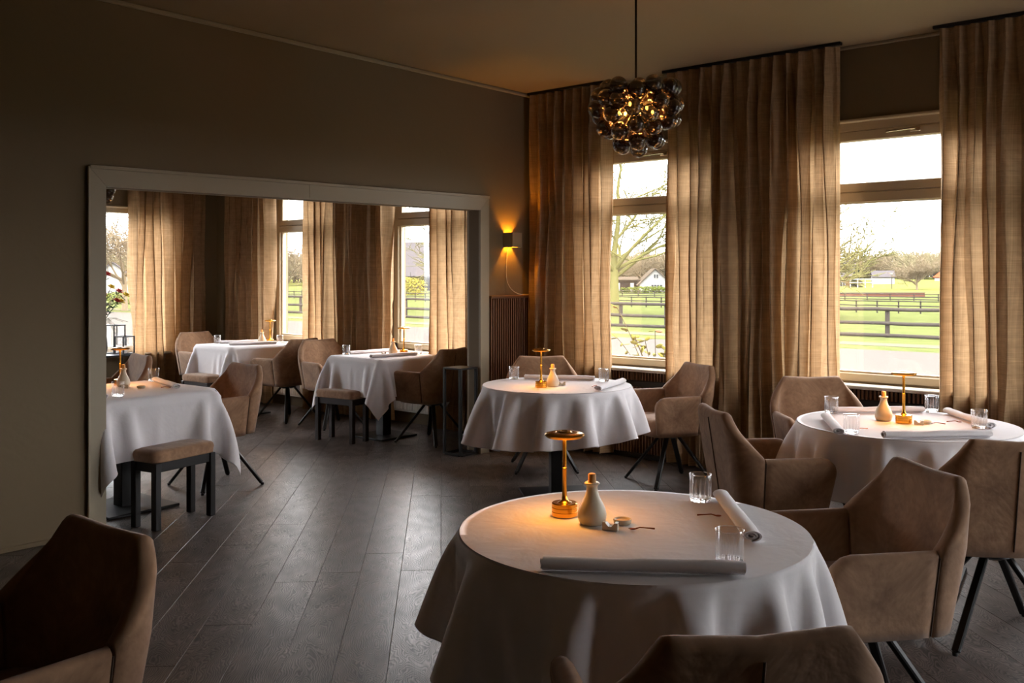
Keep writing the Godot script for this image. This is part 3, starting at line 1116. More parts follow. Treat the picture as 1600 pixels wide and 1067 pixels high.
func refine(rows: Array, times: int, close: bool) -> Array:
	# smooth in-between points along each row
	var out: Array = []
	for r: PackedVector3Array in rows:
		var n := r.size()
		var o := PackedVector3Array()
		for i in (n if close else n - 1):
			for k in times:
				if close: o.append(cat(r[(i + n - 1) % n], r[i], r[(i + 1) % n], r[(i + 2) % n], float(k) / times))
				else: o.append(cat(r[maxi(i - 1, 0)], r[i], r[i + 1], r[mini(i + 2, n - 1)], float(k) / times))
		if not close: o.append(r[n - 1])
		out.append(o)
	return out

func flip_grid(rows: Array) -> Array:
	var out: Array = []
	for k in rows[0].size():
		var o := PackedVector3Array()
		for r in rows: o.append(r[k])
		out.append(o)
	return out

func round_cloth(rt: float, rc: float, off: Vector2, sd: int, lobes := 9.0) -> ArrayMesh:
	var seg := 88
	var nr := 15
	var r := RandomNumberGenerator.new()
	r.seed = sd
	var c := Cloth.new()
	var r0 := rt - 0.03
	var top := TOP
	for i in nr:
		for k in seg:
			var a := TAU * k / seg
			# rings run from the table's edge to the cloth's own edge, which may lie off centre
			var dir := Vector2(cos(a), sin(a))
			var inner := dir * r0
			var outer := off + dir * rc
			var v := inner.lerp(outer, float(i) / (nr - 1))
			var wave := 0.0 if i < 2 else 0.030 * float(i) / nr * (sin(a * lobes + sd) + 0.6 * sin(a * (lobes * 0.5 + 1.5) + sd * 2.0)) + r.randf_range(0.0, 0.004)
			c.add(Vector3(v.x, top + wave, v.y), i < 2)
	for i in nr:
		for k in seg:
			var a := i * seg + k
			var n := i * seg + (k + 1) % seg
			c.link(a, n, 1.0)
			if i < nr - 1:
				c.link(a, a + seg, 1.0)
				c.link(a, n + seg, 0.5)
				c.link(n, a + seg, 0.5)
			if i < nr - 2: c.link(a, a + 2 * seg, 0.06)
			c.link(a, i * seg + (k + 2) % seg, 0.06)
	var edge := rt + 0.004
	c.run(150, 6, func(v: Vector3) -> Vector3:
		var d := sqrt(v.x * v.x + v.z * v.z)
		if d < edge and v.y < top:
			if top - v.y < edge - d: v.y = top
			else:
				v.x *= edge / maxf(d, 1e-4)
				v.z *= edge / maxf(d, 1e-4)
		return v)
	var rows: Array = []
	for f in [0.02, 0.5]:
		var o := PackedVector3Array()
		for k in seg:
			var a := TAU * k / seg
			o.append(Vector3(cos(a) * r0 * f, top, sin(a) * r0 * f))
		rows.append(o)
	for i in nr:
		var o := PackedVector3Array()
		for k in seg: o.append(c.p[i * seg + k])
		rows.append(o)
	return cloth_mesh(rows, true)

func cloth_mesh(rows: Array, close: bool) -> ArrayMesh:
	rows = refine(rows, 3, close)
	rows = flip_grid(refine(flip_grid(rows), 3, false))
	for r: PackedVector3Array in rows:
		for i in r.size(): r[i].y = minf(r[i].y, TOP)
	var b := MB.new()
	b.sheet(rows, [], close)
	# a turned hem: the outer edge again, a little lower and inside, so that the edge has a thickness
	if close:
		var lo := PackedVector3Array()
		for p in rows[rows.size() - 1]: lo.append(p + Vector3(-p.x, 0, -p.z).normalized() * 0.003)
		var up := PackedVector3Array()
		for p in rows[rows.size() - 5]: up.append(p + Vector3(-p.x, 0, -p.z).normalized() * 0.003)
		b.sheet([rows[rows.size() - 1], lo, up], [], true)
	# the upper side faces up
	var t := b.v[0]
	if (b.v[1] - t).cross(b.v[2] - t).y > 0.0:
		for i in range(0, b.v.size(), 3):
			var s := b.v[i]; b.v[i] = b.v[i + 1]; b.v[i + 1] = s
	return b.mesh()

func square_cloth(ht: float, hc: float, sd: int) -> ArrayMesh:
	var n := 45
	var r := RandomNumberGenerator.new()
	r.seed = sd
	var c := Cloth.new()
	var top := TOP
	for j in n:
		for i in n:
			var x := lerpf(-hc, hc, float(i) / (n - 1))
			var z := lerpf(-hc, hc, float(j) / (n - 1))
			var inside := maxf(absf(x), absf(z)) < ht - 0.02
			c.add(Vector3(x, top + (0.0 if inside else r.randf_range(0.0, 0.004)), z), inside)
	for j in n:
		for i in n:
			var a := j * n + i
			if i < n - 1: c.link(a, a + 1, 1.0)
			if j < n - 1: c.link(a, a + n, 1.0)
			if i < n - 1 and j < n - 1:
				c.link(a, a + n + 1, 0.4)
				c.link(a + 1, a + n, 0.4)
			if i < n - 2: c.link(a, a + 2, 0.19)
			if j < n - 2: c.link(a, a + 2 * n, 0.19)
	var e := ht + 0.004
	c.run(90, 7, func(v: Vector3) -> Vector3:
		var m := maxf(absf(v.x), absf(v.z))
		if m < e and v.y < top:
			if top - v.y < e - m: v.y = top
			elif absf(v.x) > absf(v.z): v.x = signf(v.x) * e
			else: v.z = signf(v.z) * e
		return v)
	var rows: Array = []
	for j in n:
		var o := PackedVector3Array()
		for i in n: o.append(c.p[j * n + i])
		rows.append(o)
	return cloth_mesh2(rows)

func cloth_mesh2(rows: Array) -> ArrayMesh:
	rows = refine(rows, 2, false)
	rows = flip_grid(refine(flip_grid(rows), 2, false))
	for r: PackedVector3Array in rows:
		for i in r.size(): r[i].y = minf(r[i].y, TOP)
	var b := MB.new()
	b.sheet(rows, [])
	var t := b.v[0]
	if (b.v[1] - t).cross(b.v[2] - t).y > 0.0: pass
	return b.mesh()

# ---------------------------------------------------------------- tables, stools, stand
func make_table(called: String, label: String, at: Vector3, turn: float, round_r: float, half: float, plate: float) -> Node3D:
	var t := thing(called, label, "table", at, turn, "dining tables under white cloths")
	var b := MB.new()
	if round_r > 0.0: b.lathe([Vector2(0, TOP - 0.034), Vector2(round_r - 0.05, TOP - 0.040), Vector2(round_r - 0.03, TOP - 0.034), Vector2(round_r - 0.03, TOP - 0.020), Vector2(round_r - 0.05, TOP - 0.010), Vector2(0, TOP - 0.010)], 64)
	else: b.box(Vector3(0, TOP - 0.026, 0), Vector3(half * 2 - 0.05, 0.028, half * 2 - 0.05), Basis.IDENTITY, 0.006)
	part("tabletop", b.mesh(), M.black_wood, t)
	part("column", boxes([[Vector3(0, 0.365, 0), Vector3(0.10, 0.70, 0.10)]], 0.004), M.black_metal, t)
	part("base_plate", boxes([[Vector3(0, 0.010, 0), Vector3(plate, 0.016, plate)]], 0.003), M.black_metal, t)
	part("bracket", boxes([[Vector3(0, 0.701, 0), Vector3(0.4, 0.012, 0.06)]]), M.black_metal, t)
	part("bracket", boxes([[Vector3(0, 0.701, 0), Vector3(0.06, 0.0121, 0.4)]]), M.black_metal, t)
	return t

func make_stool(label: String, at: Vector3, turn: float, wood: String) -> Node3D:
	# low bag stool: a padded velvet top on a wooden frame with four square legs; long side along x
	var t := thing("bag_stool", label, "stool", at, turn, "low bag stools beside the square tables")
	var lx := 0.205
	var lz := 0.088
	var b := MB.new()
	var rings: Array = []
	for e in [[0.0, 0.392], [1.0, 0.392], [1.0, 0.40], [1.02, 0.43], [1.0, 0.447], [0.95, 0.457], [0.7, 0.462], [0.0, 0.463]]:
		var ring := PackedVector3Array()
		for k in 40:
			var a := TAU * k / 40.0
			ring.append(Vector3(signf(cos(a)) * pow(absf(cos(a)), 0.25) * 0.228 * e[0], e[1], signf(sin(a)) * pow(absf(sin(a)), 0.25) * 0.110 * e[0]))
		rings.append(ring)
	b.begin()
	b.sheet(rings, [], true)
	b.fix()
	part("seat_pad", b.mesh(), M.velvet, t)
	for e in [[Vector3(0, 0.362, lz), Vector3(0.40, 0.056, 0.022)], [Vector3(0, 0.362, -lz), Vector3(0.40, 0.056, 0.022)], [Vector3(lx, 0.362, 0), Vector3(0.022, 0.056, 0.16)], [Vector3(-lx, 0.362, 0), Vector3(0.022, 0.056, 0.16)]]:
		part("apron_rail", boxes([e], 0.003), M[wood], t)
	for s in [[1, 1], [1, -1], [-1, 1], [-1, -1]]:
		part("leg", boxes([[Vector3(s[0] * lx, 0.195, s[1] * lz), Vector3(0.042, 0.39, 0.042)]], 0.004), M[wood], t)
	return t

func furniture() -> void:
	# round tables
	make_table("round_table", "round dining table under a white cloth, nearest, with lit brass lamp", Vector3(-1.50, 0, -2.27), 20, 0.5, 0, 0.46)
	make_table("round_table", "small round dining table under a white cloth in the corner by the wall lamp", Vector3(-3.89, 0, -4.99), 49, 0.5, 0, 0.46)
	make_table("round_table", "round dining table under a white cloth in front of the right-hand window", Vector3(-1.55, 0, -4.77), 10, 0.52, 0, 0.5)
	make_table("square_table", "square dining table under a white cloth just through the opening, beside its left jamb", Vector3(-5.80, 0, -2.95), 3, 0, 0.43, 0.48)
	make_table("square_table", "square dining table under a white cloth, farthest, in the corner of the second room", Vector3(-8.83, 0, -5.80), 0, 0, 0.37, 0.44)
	make_table("square_table", "square dining table under a white cloth in front of the second room's nearer window", Vector3(-6.58, 0, -5.83), 0, 0, 0.37, 0.44)
	var g := "white cotton tablecloths"
	var big := round_cloth(0.5, 0.80, Vector2(0.06, 0.03), 3, 7.0)
	tag(part("tablecloth", big, M.cotton, null, Vector3(-1.50, 0, -2.27)), "white cotton cloth draped over the nearest round table", "tablecloth", g)
	var o := part("tablecloth", round_cloth(0.5, 0.84, Vector2(-0.04, 0.02), 8), M.cotton, null, Vector3(-3.89, 0, -4.99))
	tag(o, "white cotton cloth draped over the small round table in the corner", "tablecloth", g)
	o = part("tablecloth", round_cloth(0.52, 0.81, Vector2(0.02, 0.0), 15), M.cotton, null, Vector3(-1.55, 0, -4.77))
	tag(o, "white cotton cloth draped over the round table by the right-hand window", "tablecloth", g)
	o = part("tablecloth", square_cloth(0.43, 0.76, 4), M.cotton, null, Vector3(-5.80, 0, -2.95))
	o.rotation_degrees.y = 3
	tag(o, "white cotton cloth on the square table beside the left jamb", "tablecloth", g)
	var sq := square_cloth(0.37, 0.68, 9)
	o = part("tablecloth", sq, M.cotton, null, Vector3(-8.83, 0, -5.80))
	tag(o, "white cotton cloth on the farthest square table", "tablecloth", g)
	o = part("tablecloth", sq, M.cotton, null, Vector3(-6.58, 0, -5.83))
	o.rotation_degrees.y = 90
	tag(o, "white cotton cloth with hanging corners on the nearer window table of the second room", "tablecloth", g)
	# chairs: [x, z, turn (0 faces +z), label]
	var spots := [
		[-2.32, -0.90, 3, "brown velvet tub chair cut off by the lower left corner, against the dark wall"],
		[-5.94, -3.69, -2, "brown velvet tub chair at the right side of the square table beside the left jamb"],
		[-7.30, -3.60, -8, "brown velvet tub chair behind the brass lamp at the left jamb, only its top showing"],
		[-9.57, -5.82, 90, "brown velvet tub chair at the far corner, its pale back left of the farthest table"],
		[-8.12, -5.88, -84, "brown velvet tub chair with its back turned, right of the farthest square table"],
		[-7.45, -5.92, 84, "brown velvet tub chair facing right, at the left of the second room's nearer window table"],
		[-6.04, -5.93, -84, "brown velvet tub chair with its back to the opening's right jamb"],
		[-4.55, -5.67, 44, "brown velvet tub chair in the corner behind the small round table"],
		[-3.55, -5.86, -30, "brown velvet tub chair right of the small round table, standing before the curtain"],
		[-2.05, -4.235, 137, "brown velvet tub chair facing right, at the left of the right-hand round table"],
		[-2.29, -5.57, 42, "brown velvet tub chair below the right-hand window, behind the round table"],
		[-1.02, -5.40, -40, "brown velvet tub chair at the right edge, only its armrest in view"],
		[-1.03, -4.22, -144, "brown velvet tub chair with its seamed back to us, before the right-hand table"],
		[-1.15, -3.09, -40, "brown velvet tub chair turned to the nearest table, at its right side"],
		[-0.937, -1.705, -131, "brown velvet tub chair nearest of all, its top cut off by the lower edge"],
	]
	var proto := make_chair()
	for i in spots.size():
		var s: Array = spots[i]
		var at := Vector3(s[0], 0, s[1])
		if i == 0:
			proto.position = at
			proto.rotation_degrees.y = s[2]
			proto.set_meta("label", s[3])
		else:
			copy(proto, s[3], at, s[2], "tub_chair")
	make_stool("tan topped low stool with black legs beside the table at the left jamb", Vector3(-5.25, 0, -2.98), 101, "black_wood")
	make_stool("low dark brown stool under the front edge of the nearer window table", Vector3(-6.69, 0, -5.43), 8, "brown_wood")
	make_stool("low dark stool under the front edge of the farthest square table", Vector3(-8.82, 0, -5.33), 4, "brown_wood")
	# open steel stand at the right jamb
	var st := thing("pedestal_stand", "tall open black steel stand beside the opening's right jamb", "stand", Vector3(-5.43, 0, -5.655), 0.0)
	var w := 0.092
	for s in [[1, 1], [1, -1], [-1, 1], [-1, -1]]:
		part("post", boxes([[Vector3(s[0] * w, 0.36, s[1] * w), Vector3(0.022, 0.70, 0.022)]], 0.002), M.black_metal, st)
	part("top_plate", boxes([[Vector3(0, 0.715, 0), Vector3(0.206, 0.014, 0.206)]], 0.003), M.black_metal, st)
	for e in [[Vector3(0, 0.011, w), Vector3(0.164, 0.022, 0.022)], [Vector3(0, 0.011, -w), Vector3(0.164, 0.022, 0.022)], [Vector3(w, 0.011, 0), Vector3(0.022, 0.022, 0.164)], [Vector3(-w, 0.011, 0), Vector3(0.022, 0.022, 0.164)]]:
		part("base_rail", boxes([e], 0.002), M.black_metal, st)

# ---------------------------------------------------------------- things on the tables
func make_lamp() -> Node3D:
	var t := thing("table_lamp", "", "lamp", Vector3.ZERO, 0.0, "brass table lamps")
	var b := MB.new()
	b.lathe([Vector2(0, 0), Vector2(0.036, 0), Vector2(0.0385, 0.002), Vector2(0.0385, 0.0135), Vector2(0.0378, 0.0142), Vector2(0.0385, 0.015), Vector2(0.0385, 0.026), Vector2(0.0378, 0.0268), Vector2(0.0385, 0.0276), Vector2(0.0385, 0.038), Vector2(0.036, 0.0405), Vector2(0, 0.0405)], 48)
	part("base", b.mesh(), M.brass, t)
	b = MB.new()
	b.lathe([Vector2(0.022, 0.0405), Vector2(0.015, 0.043), Vector2(0.0095, 0.050), Vector2(0.0075, 0.062), Vector2(0.0068, 0.085), Vector2(0.0068, 0.14), Vector2(0.0074, 0.141), Vector2(0.0074, 0.145), Vector2(0.0064, 0.146), Vector2(0.0060, 0.237)], 20)
	part("stem", b.mesh(), M.brass, t)
	b = MB.new()
	b.lathe([Vector2(0, 0.239), Vector2(0.050, 0.239), Vector2(0.050, 0.2365), Vector2(0.054, 0.2365), Vector2(0.060, 0.2425), Vector2(0.0605, 0.2448), Vector2(0.058, 0.2475), Vector2(0.045, 0.251), Vector2(0.026, 0.2532), Vector2(0.024, 0.2520), Vector2(0.022, 0.2532), Vector2(0, 0.2535)], 56)
	var sh := part("shade", b.mesh(), M.brass, t)
	b = MB.new()
	b.lathe([Vector2(0.009, 0.2532), Vector2(0.011, 0.2560), Vector2(0.018, 0.2560), Vector2(0.020, 0.2532)], 32)
	part("touch_ring", b.mesh(), M.brass, sh)
	b = MB.new()
	b.lathe([Vector2(0.012, 0.2385), Vector2(0.048, 0.2385), Vector2(0.048, 0.2375), Vector2(0.012, 0.2375), Vector2(0.012, 0.2385)], 40)
	part("light_ring", b.mesh(), M.led, sh)
	var l := AreaLight3D.new()
	l.name = "lamp_light"
	l.area_size = Vector2(0.08, 0.08)
	l.light_color = Color(1.0, 0.66, 0.28)
	l.light_energy = 0.055
	l.area_range = 8.0
	l.shadow_enabled = true
	l.rotation_degrees.x = -90
	l.position.y = 0.2368
	t.add_child(l)
	return t

func make_bottle() -> Node3D:
	var t := thing("carafe", "", "carafe", Vector3.ZERO, 0.0, "cream ceramic carafes with wooden stoppers")
	var b := MB.new()
	b.lathe([Vector2(0, 0), Vector2(0.030, 0), Vector2(0.037, 0.004), Vector2(0.0418, 0.018), Vector2(0.0425, 0.030), Vector2(0.039, 0.046), Vector2(0.030, 0.065), Vector2(0.021, 0.082), Vector2(0.0165, 0.097), Vector2(0.0155, 0.108), Vector2(0.0175, 0.113), Vector2(0.0215, 0.1155), Vector2(0.0225, 0.1185), Vector2(0.020, 0.121), Vector2(0.0125, 0.121), Vector2(0.012, 0.10)], 40, Vector3.ZERO, Basis.IDENTITY, 0, 0.0, 1.2)
	var body := part("body", b.mesh(), M.ceramic, t)
	b = MB.new()
	b.ball(Vector3(0.022, 0.119, 0), Vector3(0.006, 0.003, 0.007), 6, 10)
	part("pouring_lip", b.mesh(), M.ceramic, body)
	b = MB.new()
	b.lathe([Vector2(0, 0.105), Vector2(0.0115, 0.105), Vector2(0.0115, 0.144), Vector2(0.0095, 0.1465), Vector2(0, 0.147)], 20)
	part("stopper", b.mesh(), M.stopper, t)
	return t

func make_glass() -> Node3D:
	var t := thing("tumbler", "", "glass", Vector3.ZERO, 0.0, "fluted water tumblers")
	var b := MB.new()
	# thin fluted wall: outside fluted, inside smooth
	b.lathe([Vector2(0.0342, 0.0155), Vector2(0.0352, 0.062)], 96, Vector3.ZERO, Basis.IDENTITY, 14, 0.09, 2.0)
	b.lathe([Vector2(0.0352, 0.062), Vector2(0.0360, 0.068), Vector2(0.0364, 0.0875), Vector2(0.0356, 0.0888), Vector2(0.0345, 0.0875), Vector2(0.0325, 0.020), Vector2(0.0325, 0.0155)], 96, Vector3.ZERO, Basis.IDENTITY, 0, 0.0, 2.0)
	part("bowl", b.mesh(), M.thin_glass, t)
	b = MB.new()
	for k in 14:
		var a := TAU * (k + 0.5) / 14.0
		b.tube([Vector3(cos(a) * 0.0330, 0.016, sin(a) * 0.0330), Vector3(cos(a) * 0.0338, 0.045, sin(a) * 0.0338), Vector3(cos(a) * 0.0345, 0.066, sin(a) * 0.0345)], [0.0022, 0.0019, 0.0006], 8)
	tag(part("flutes", b.mesh(), M.tumbler_glass, t), "", "", "", "stuff")
	b = MB.new()
	var ring: Array = []
	for k in 9: ring.append(Vector2(0.0355 + 0.0011 * cos(TAU * k / 8.0), 0.0880 + 0.0011 * sin(TAU * k / 8.0)))
	b.lathe(ring, 40)
	part("rim", b.mesh(), M.tumbler_glass, t)
	b = MB.new()
	b.lathe([Vector2(0, 0.0015), Vector2(0.028, 0.0005), Vector2(0.0325, 0.003), Vector2(0.0340, 0.010), Vector2(0.0340, 0.0150), Vector2(0.029, 0.0153), Vector2(0, 0.0135)], 96, Vector3.ZERO, Basis.IDENTITY, 14, 0.09, 2.0)
	part("foot", b.mesh(), M.tumbler_glass, t)
	return t

func make_napkin() -> Node3D:
	var t := thing("napkin", "", "napkin", Vector3.ZERO, 0.0, "white napkins rolled beside the settings")
	# a cloth rolled into a long roll: the spiral shows at both ends; long side along x
	var b := MB.new()
	var rows: Array = []
	var th := 0.0042
	var turns := 2.6
	var n := 70
	for sgm in 15:
		var x := -0.245 + 0.49 * sgm / 14.0
		var ring := PackedVector3Array()
		var squeeze := 1.0 + 0.05 * sin(x * 17.0) + 0.03 * sin(x * 41.0 + 1.0)
		var inn := PackedVector3Array()
		for k in n + 1:
			var f := float(k) / n
			var a := f * turns * TAU + 0.9
			var rr := lerpf(0.005, 0.0205, f)
			var o := Vector2(cos(a) * 1.45, sin(a) * 0.86 * squeeze)
			var yo := 0.0178 * squeeze
			ring.append(Vector3(x + 0.004 * sin(f * 9.0), yo + o.y * rr, o.x * rr))
			inn.append(Vector3(x + 0.004 * sin(f * 9.0), yo + o.y * (rr - th), o.x * (rr - th)))
		inn.reverse()
		ring.append_array(inn)
		rows.append(ring)
	b.begin()
	b.sheet(rows, [], true)
	for e in [0, 14]:
		var m: int = rows[e].size()
		b.cur = -1
		for k in n:
			if e == 0: b.quad(rows[e][k], rows[e][m - 1 - k], rows[e][m - 2 - k], rows[e][k + 1])
			else: b.quad(rows[e][k + 1], rows[e][m - 2 - k], rows[e][m - 1 - k], rows[e][k])
	b.cur = 0
	b.fix()
	part("roll", b.mesh(), M.napkin_cotton, t)
	return t

func make_spoon() -> Node3D:
	var t := thing("spoon", "", "spoon", Vector3.ZERO, 0.0, "small copper spoons")
	var b := MB.new()
	b.ball(Vector3(0, 0.003, 0), Vector3(0.010, 0.0025, 0.007), 8, 14)
	part("bowl", b.mesh(), M.copper, t)
	b = MB.new()
	b.tube([Vector3(0.008, 0.0035, 0), Vector3(0.02, 0.007, 0), Vector3(0.045, 0.005, 0), Vector3(0.062, 0.0035, 0)], [0.0022, 0.0018, 0.002, 0.0026], 8)
	part("handle", b.mesh(), M.copper, t)
	return t

func make_dish() -> Node3D:
	var t := thing("salt_dish", "", "dish", Vector3.ZERO, 0.0, "small cream salt dishes")
	var b := MB.new()
	b.lathe([Vector2(0, 0), Vector2(0.021, 0), Vector2(0.0255, 0.004), Vector2(0.0268, 0.012), Vector2(0.0262, 0.0155), Vector2(0.0235, 0.0160), Vector2(0.0215, 0.0145), Vector2(0.019, 0.0085), Vector2(0, 0.0075)], 32)
	part("bowl", b.mesh(), M.ceramic, t)
	b = MB.new()
	b.lathe([Vector2(0, 0.0076), Vector2(0.0195, 0.0076), Vector2(0.0195, 0.0105), Vector2(0.012, 0.0125), Vector2(0, 0.0118)], 20)
	part("salt", b.mesh(), M.salt, t)
	return t

func make_block() -> Node3D:
	var t := thing("cutlery_rest", "", "cutlery rest", Vector3.ZERO, 0.0, "notched cream cutlery rests")
	var b := MB.new()
	b.extrude(PackedVector2Array([Vector2(-0.022, 0), Vector2(0.022, 0), Vector2(0.022, 0.022), Vector2(0.013, 0.022), Vector2(0.010, 0.017), Vector2(0.004, 0.011), Vector2(-0.004, 0.011), Vector2(-0.010, 0.017), Vector2(-0.013, 0.022), Vector2(-0.022, 0.022)]), 0.020)
	part("rest", b.mesh(), M.ceramic, t)
	return t

func put(proto: Node3D, list: Array, called: String, y := TOP + 0.001) -> void:
	# list of [x, z, turn, label]; the first is the prototype itself
	for i in list.size():
		var e: Array = list[i]
		if i == 0:
			proto.position = Vector3(e[0], y, e[1])
			proto.rotation_degrees.y = e[2]
			proto.set_meta("label", e[3])
		else: copy(proto, e[3], Vector3(e[0], y, e[1]), e[2], called)

func dirturn(dx: float, dz: float) -> float:
	return rad_to_deg(atan2(-dz, dx))

func table_settings() -> void:
	put(make_lamp(), [
		[-1.732, -2.257, 0, "brass disc table lamp glowing on the nearest table"],
		[-3.86, -4.78, 0, "brass disc table lamp on the small round table in the corner"],
		[-1.564, -4.782, 0, "brass disc table lamp on the round table before the right-hand window"],
		[-6.06, -3.05, 0, "brass disc table lamp on the square table beside the left jamb"],
		[-8.70, -6.07, 0, "brass disc table lamp on the farthest square table, against the curtain edge"],
		[-6.50, -6.01, 0, "brass disc table lamp on the second room's nearer window table"]], "table_lamp")
	put(make_bottle(), [
		[-1.614, -2.235, 150, "cream carafe with wooden stopper beside the glowing lamp on the nearest table"],
		[-3.835, -4.87, 150, "cream carafe with wooden stopper on the small round table in the corner"],
		[-1.668, -4.80, 150, "cream carafe with wooden stopper on the round table before the right-hand window"],
		[-5.955, -3.02, 150, "cream carafe with wooden stopper on the square table beside the left jamb"],
		[-8.75, -6.00, 150, "cream carafe with wooden stopper on the farthest square table"],
		[-6.56, -5.93, 150, "cream carafe with wooden stopper on the second room's nearer window table"]], "carafe")
	put(make_glass(), [
		[-1.512, -2.685, 0, "fluted tumbler at the back of the nearest table, beside the slanting napkin"],
		[-1.123, -2.14, 7, "fluted tumbler on the nearest table behind the long front napkin"],
		[-4.315, -5.04, 3, "fluted tumbler at the left edge of the small round corner table"],
		[-3.75, -5.33, 5, "fluted tumbler on the small round corner table, under the window"],
		[-1.96, -4.86, 2, "fluted tumbler on the right-hand table, farther of two at its left"],
		[-1.64, -4.30, 9, "fluted tumbler on the right-hand table, nearer of two at its left"],
		[-1.575, -5.26, 4, "fluted tumbler on the right-hand table, close to the window curtain"],
		[-1.235, -4.84, 6, "fluted tumbler at the right side of the right-hand table"],
		[-5.49, -2.75, 2, "fluted tumbler at the near edge of the table beside the left jamb"],
		[-6.12, -3.32, 5, "fluted tumbler beside the rolled napkin on the left jamb's table"],
		[-9.08, -5.66, 2, "fluted tumbler at the left of the farthest square table"],
		[-8.56, -6.10, 2, "fluted tumbler at the right of the farthest square table"],
		[-6.86, -5.62, 2, "fluted tumbler at the left of the second room's nearer window table"],
		[-6.40, -6.10, 2, "fluted tumbler beside the lamp on the second room's nearer window table"]], "tumbler")
	put(make_napkin(), [
		[-1.255, -1.945, dirturn(0.414, -0.303), "rolled white napkin along the front of the nearest table"],
		[-1.325, -2.555, dirturn(0.36, 0.46), "rolled white napkin slanting down the right side of the nearest table"],
		[-4.05, -5.215, dirturn(0.40, -0.24), "rolled white napkin at the back of the small round corner table"],
		[-3.54, -5.11, dirturn(0.12, 0.44), "rolled white napkin at the right of the small round corner table, end towards us"],
		[-1.79, -4.44, dirturn(0.23, 0.42), "rolled white napkin at the left of the right-hand table, spiral end showing"],
		[-1.785, -5.05, dirturn(0.32, -0.31), "rolled white napkin along the back of the right-hand table"],
		[-1.345, -5.06, dirturn(0.33, 0.42), "rolled white napkin at the far right of the right-hand table"],
		[-1.305, -4.43, dirturn(0.387, -0.377), "rolled white napkin along the front of the right-hand table"],
		[-5.84, -3.25, dirturn(0.58, 0.14), "rolled white napkin on the table beside the left jamb, end towards us"],
		[-5.70, -2.66, dirturn(0.5, 0.03), "rolled white napkin cut off by the left jamb"],
		[-8.93, -5.88, dirturn(0.25, -0.42), "rolled white napkin at the back left of the farthest square table"],
		[-8.62, -5.80, dirturn(0.20, -0.44), "rolled white napkin at the right front of the farthest square table"],
		[-6.83, -5.90, dirturn(0.06, -0.45), "rolled white napkin at the left of the second room's nearer window table"],
		[-6.36, -5.76, dirturn(0.07, -0.45), "rolled white napkin at the right of the second room's nearer window table"]], "napkin")
	put(make_spoon(), [
		[-1.487, -2.257, 40, "small copper spoon lying beside the salt dish on the nearest table"],
		[-1.375, -2.548, 215, "small copper spoon tucked against the slanting napkin on the nearest table"],
		[-1.452, -4.846, 15, "small copper spoon by the cutlery rest on the right-hand table"],
		[-1.66, -4.42, 60, "small copper spoon against the left napkin of the right-hand table"],
		[-1.36, -4.98, 215, "small copper spoon against the far right napkin of the right-hand table"],
		[-3.62, -5.02, 100, "small copper spoon on the small round corner table"],
		[-5.72, -3.16, 30, "small copper spoon by the napkin on the left jamb's table"]], "spoon")
	put(make_dish(), [
		[-1.545, -2.29, 0, "small cream salt dish behind the cutlery rest on the nearest table"],
		[-1.475, -4.83, 0, "small cream salt dish on the round table before the right-hand window"],
		[-5.80, -3.06, 0, "small cream salt dish on the table beside the left jamb"],
		[-8.82, -5.94, 0, "small cream salt dish on the farthest square table"]], "salt_dish")
	put(make_block(), [
		[-1.535, -2.215, 22, "notched cream cutlery rest in front of the carafe on the nearest table"],
		[-1.49, -4.775, 15, "notched cream cutlery rest beside the lamp on the right-hand table"],
		[-3.83, -4.965, 40, "notched cream cutlery rest on the small round corner table"],
		[-5.87, -2.99, 40, "notched cream cutlery rest by the carafe at the left jamb"],
		[-6.62, -5.87, 40, "notched cream cutlery rest on the second room's nearer window table"]], "cutlery_rest")

# ---------------------------------------------------------------- wall lamp, chandeliers, panelling, flowers
func omni(called: String, parent: Node3D, at: Vector3, c: Color, e: float, size := 0.01) -> void:
	var l := OmniLight3D.new()
	l.name = called
	l.light_color = c
	l.light_energy = e
	l.light_size = size
	l.omni_range = 20.0
	l.omni_attenuation = 2.0
	l.shadow_enabled = true
	l.position = at
	parent.add_child(l, true)

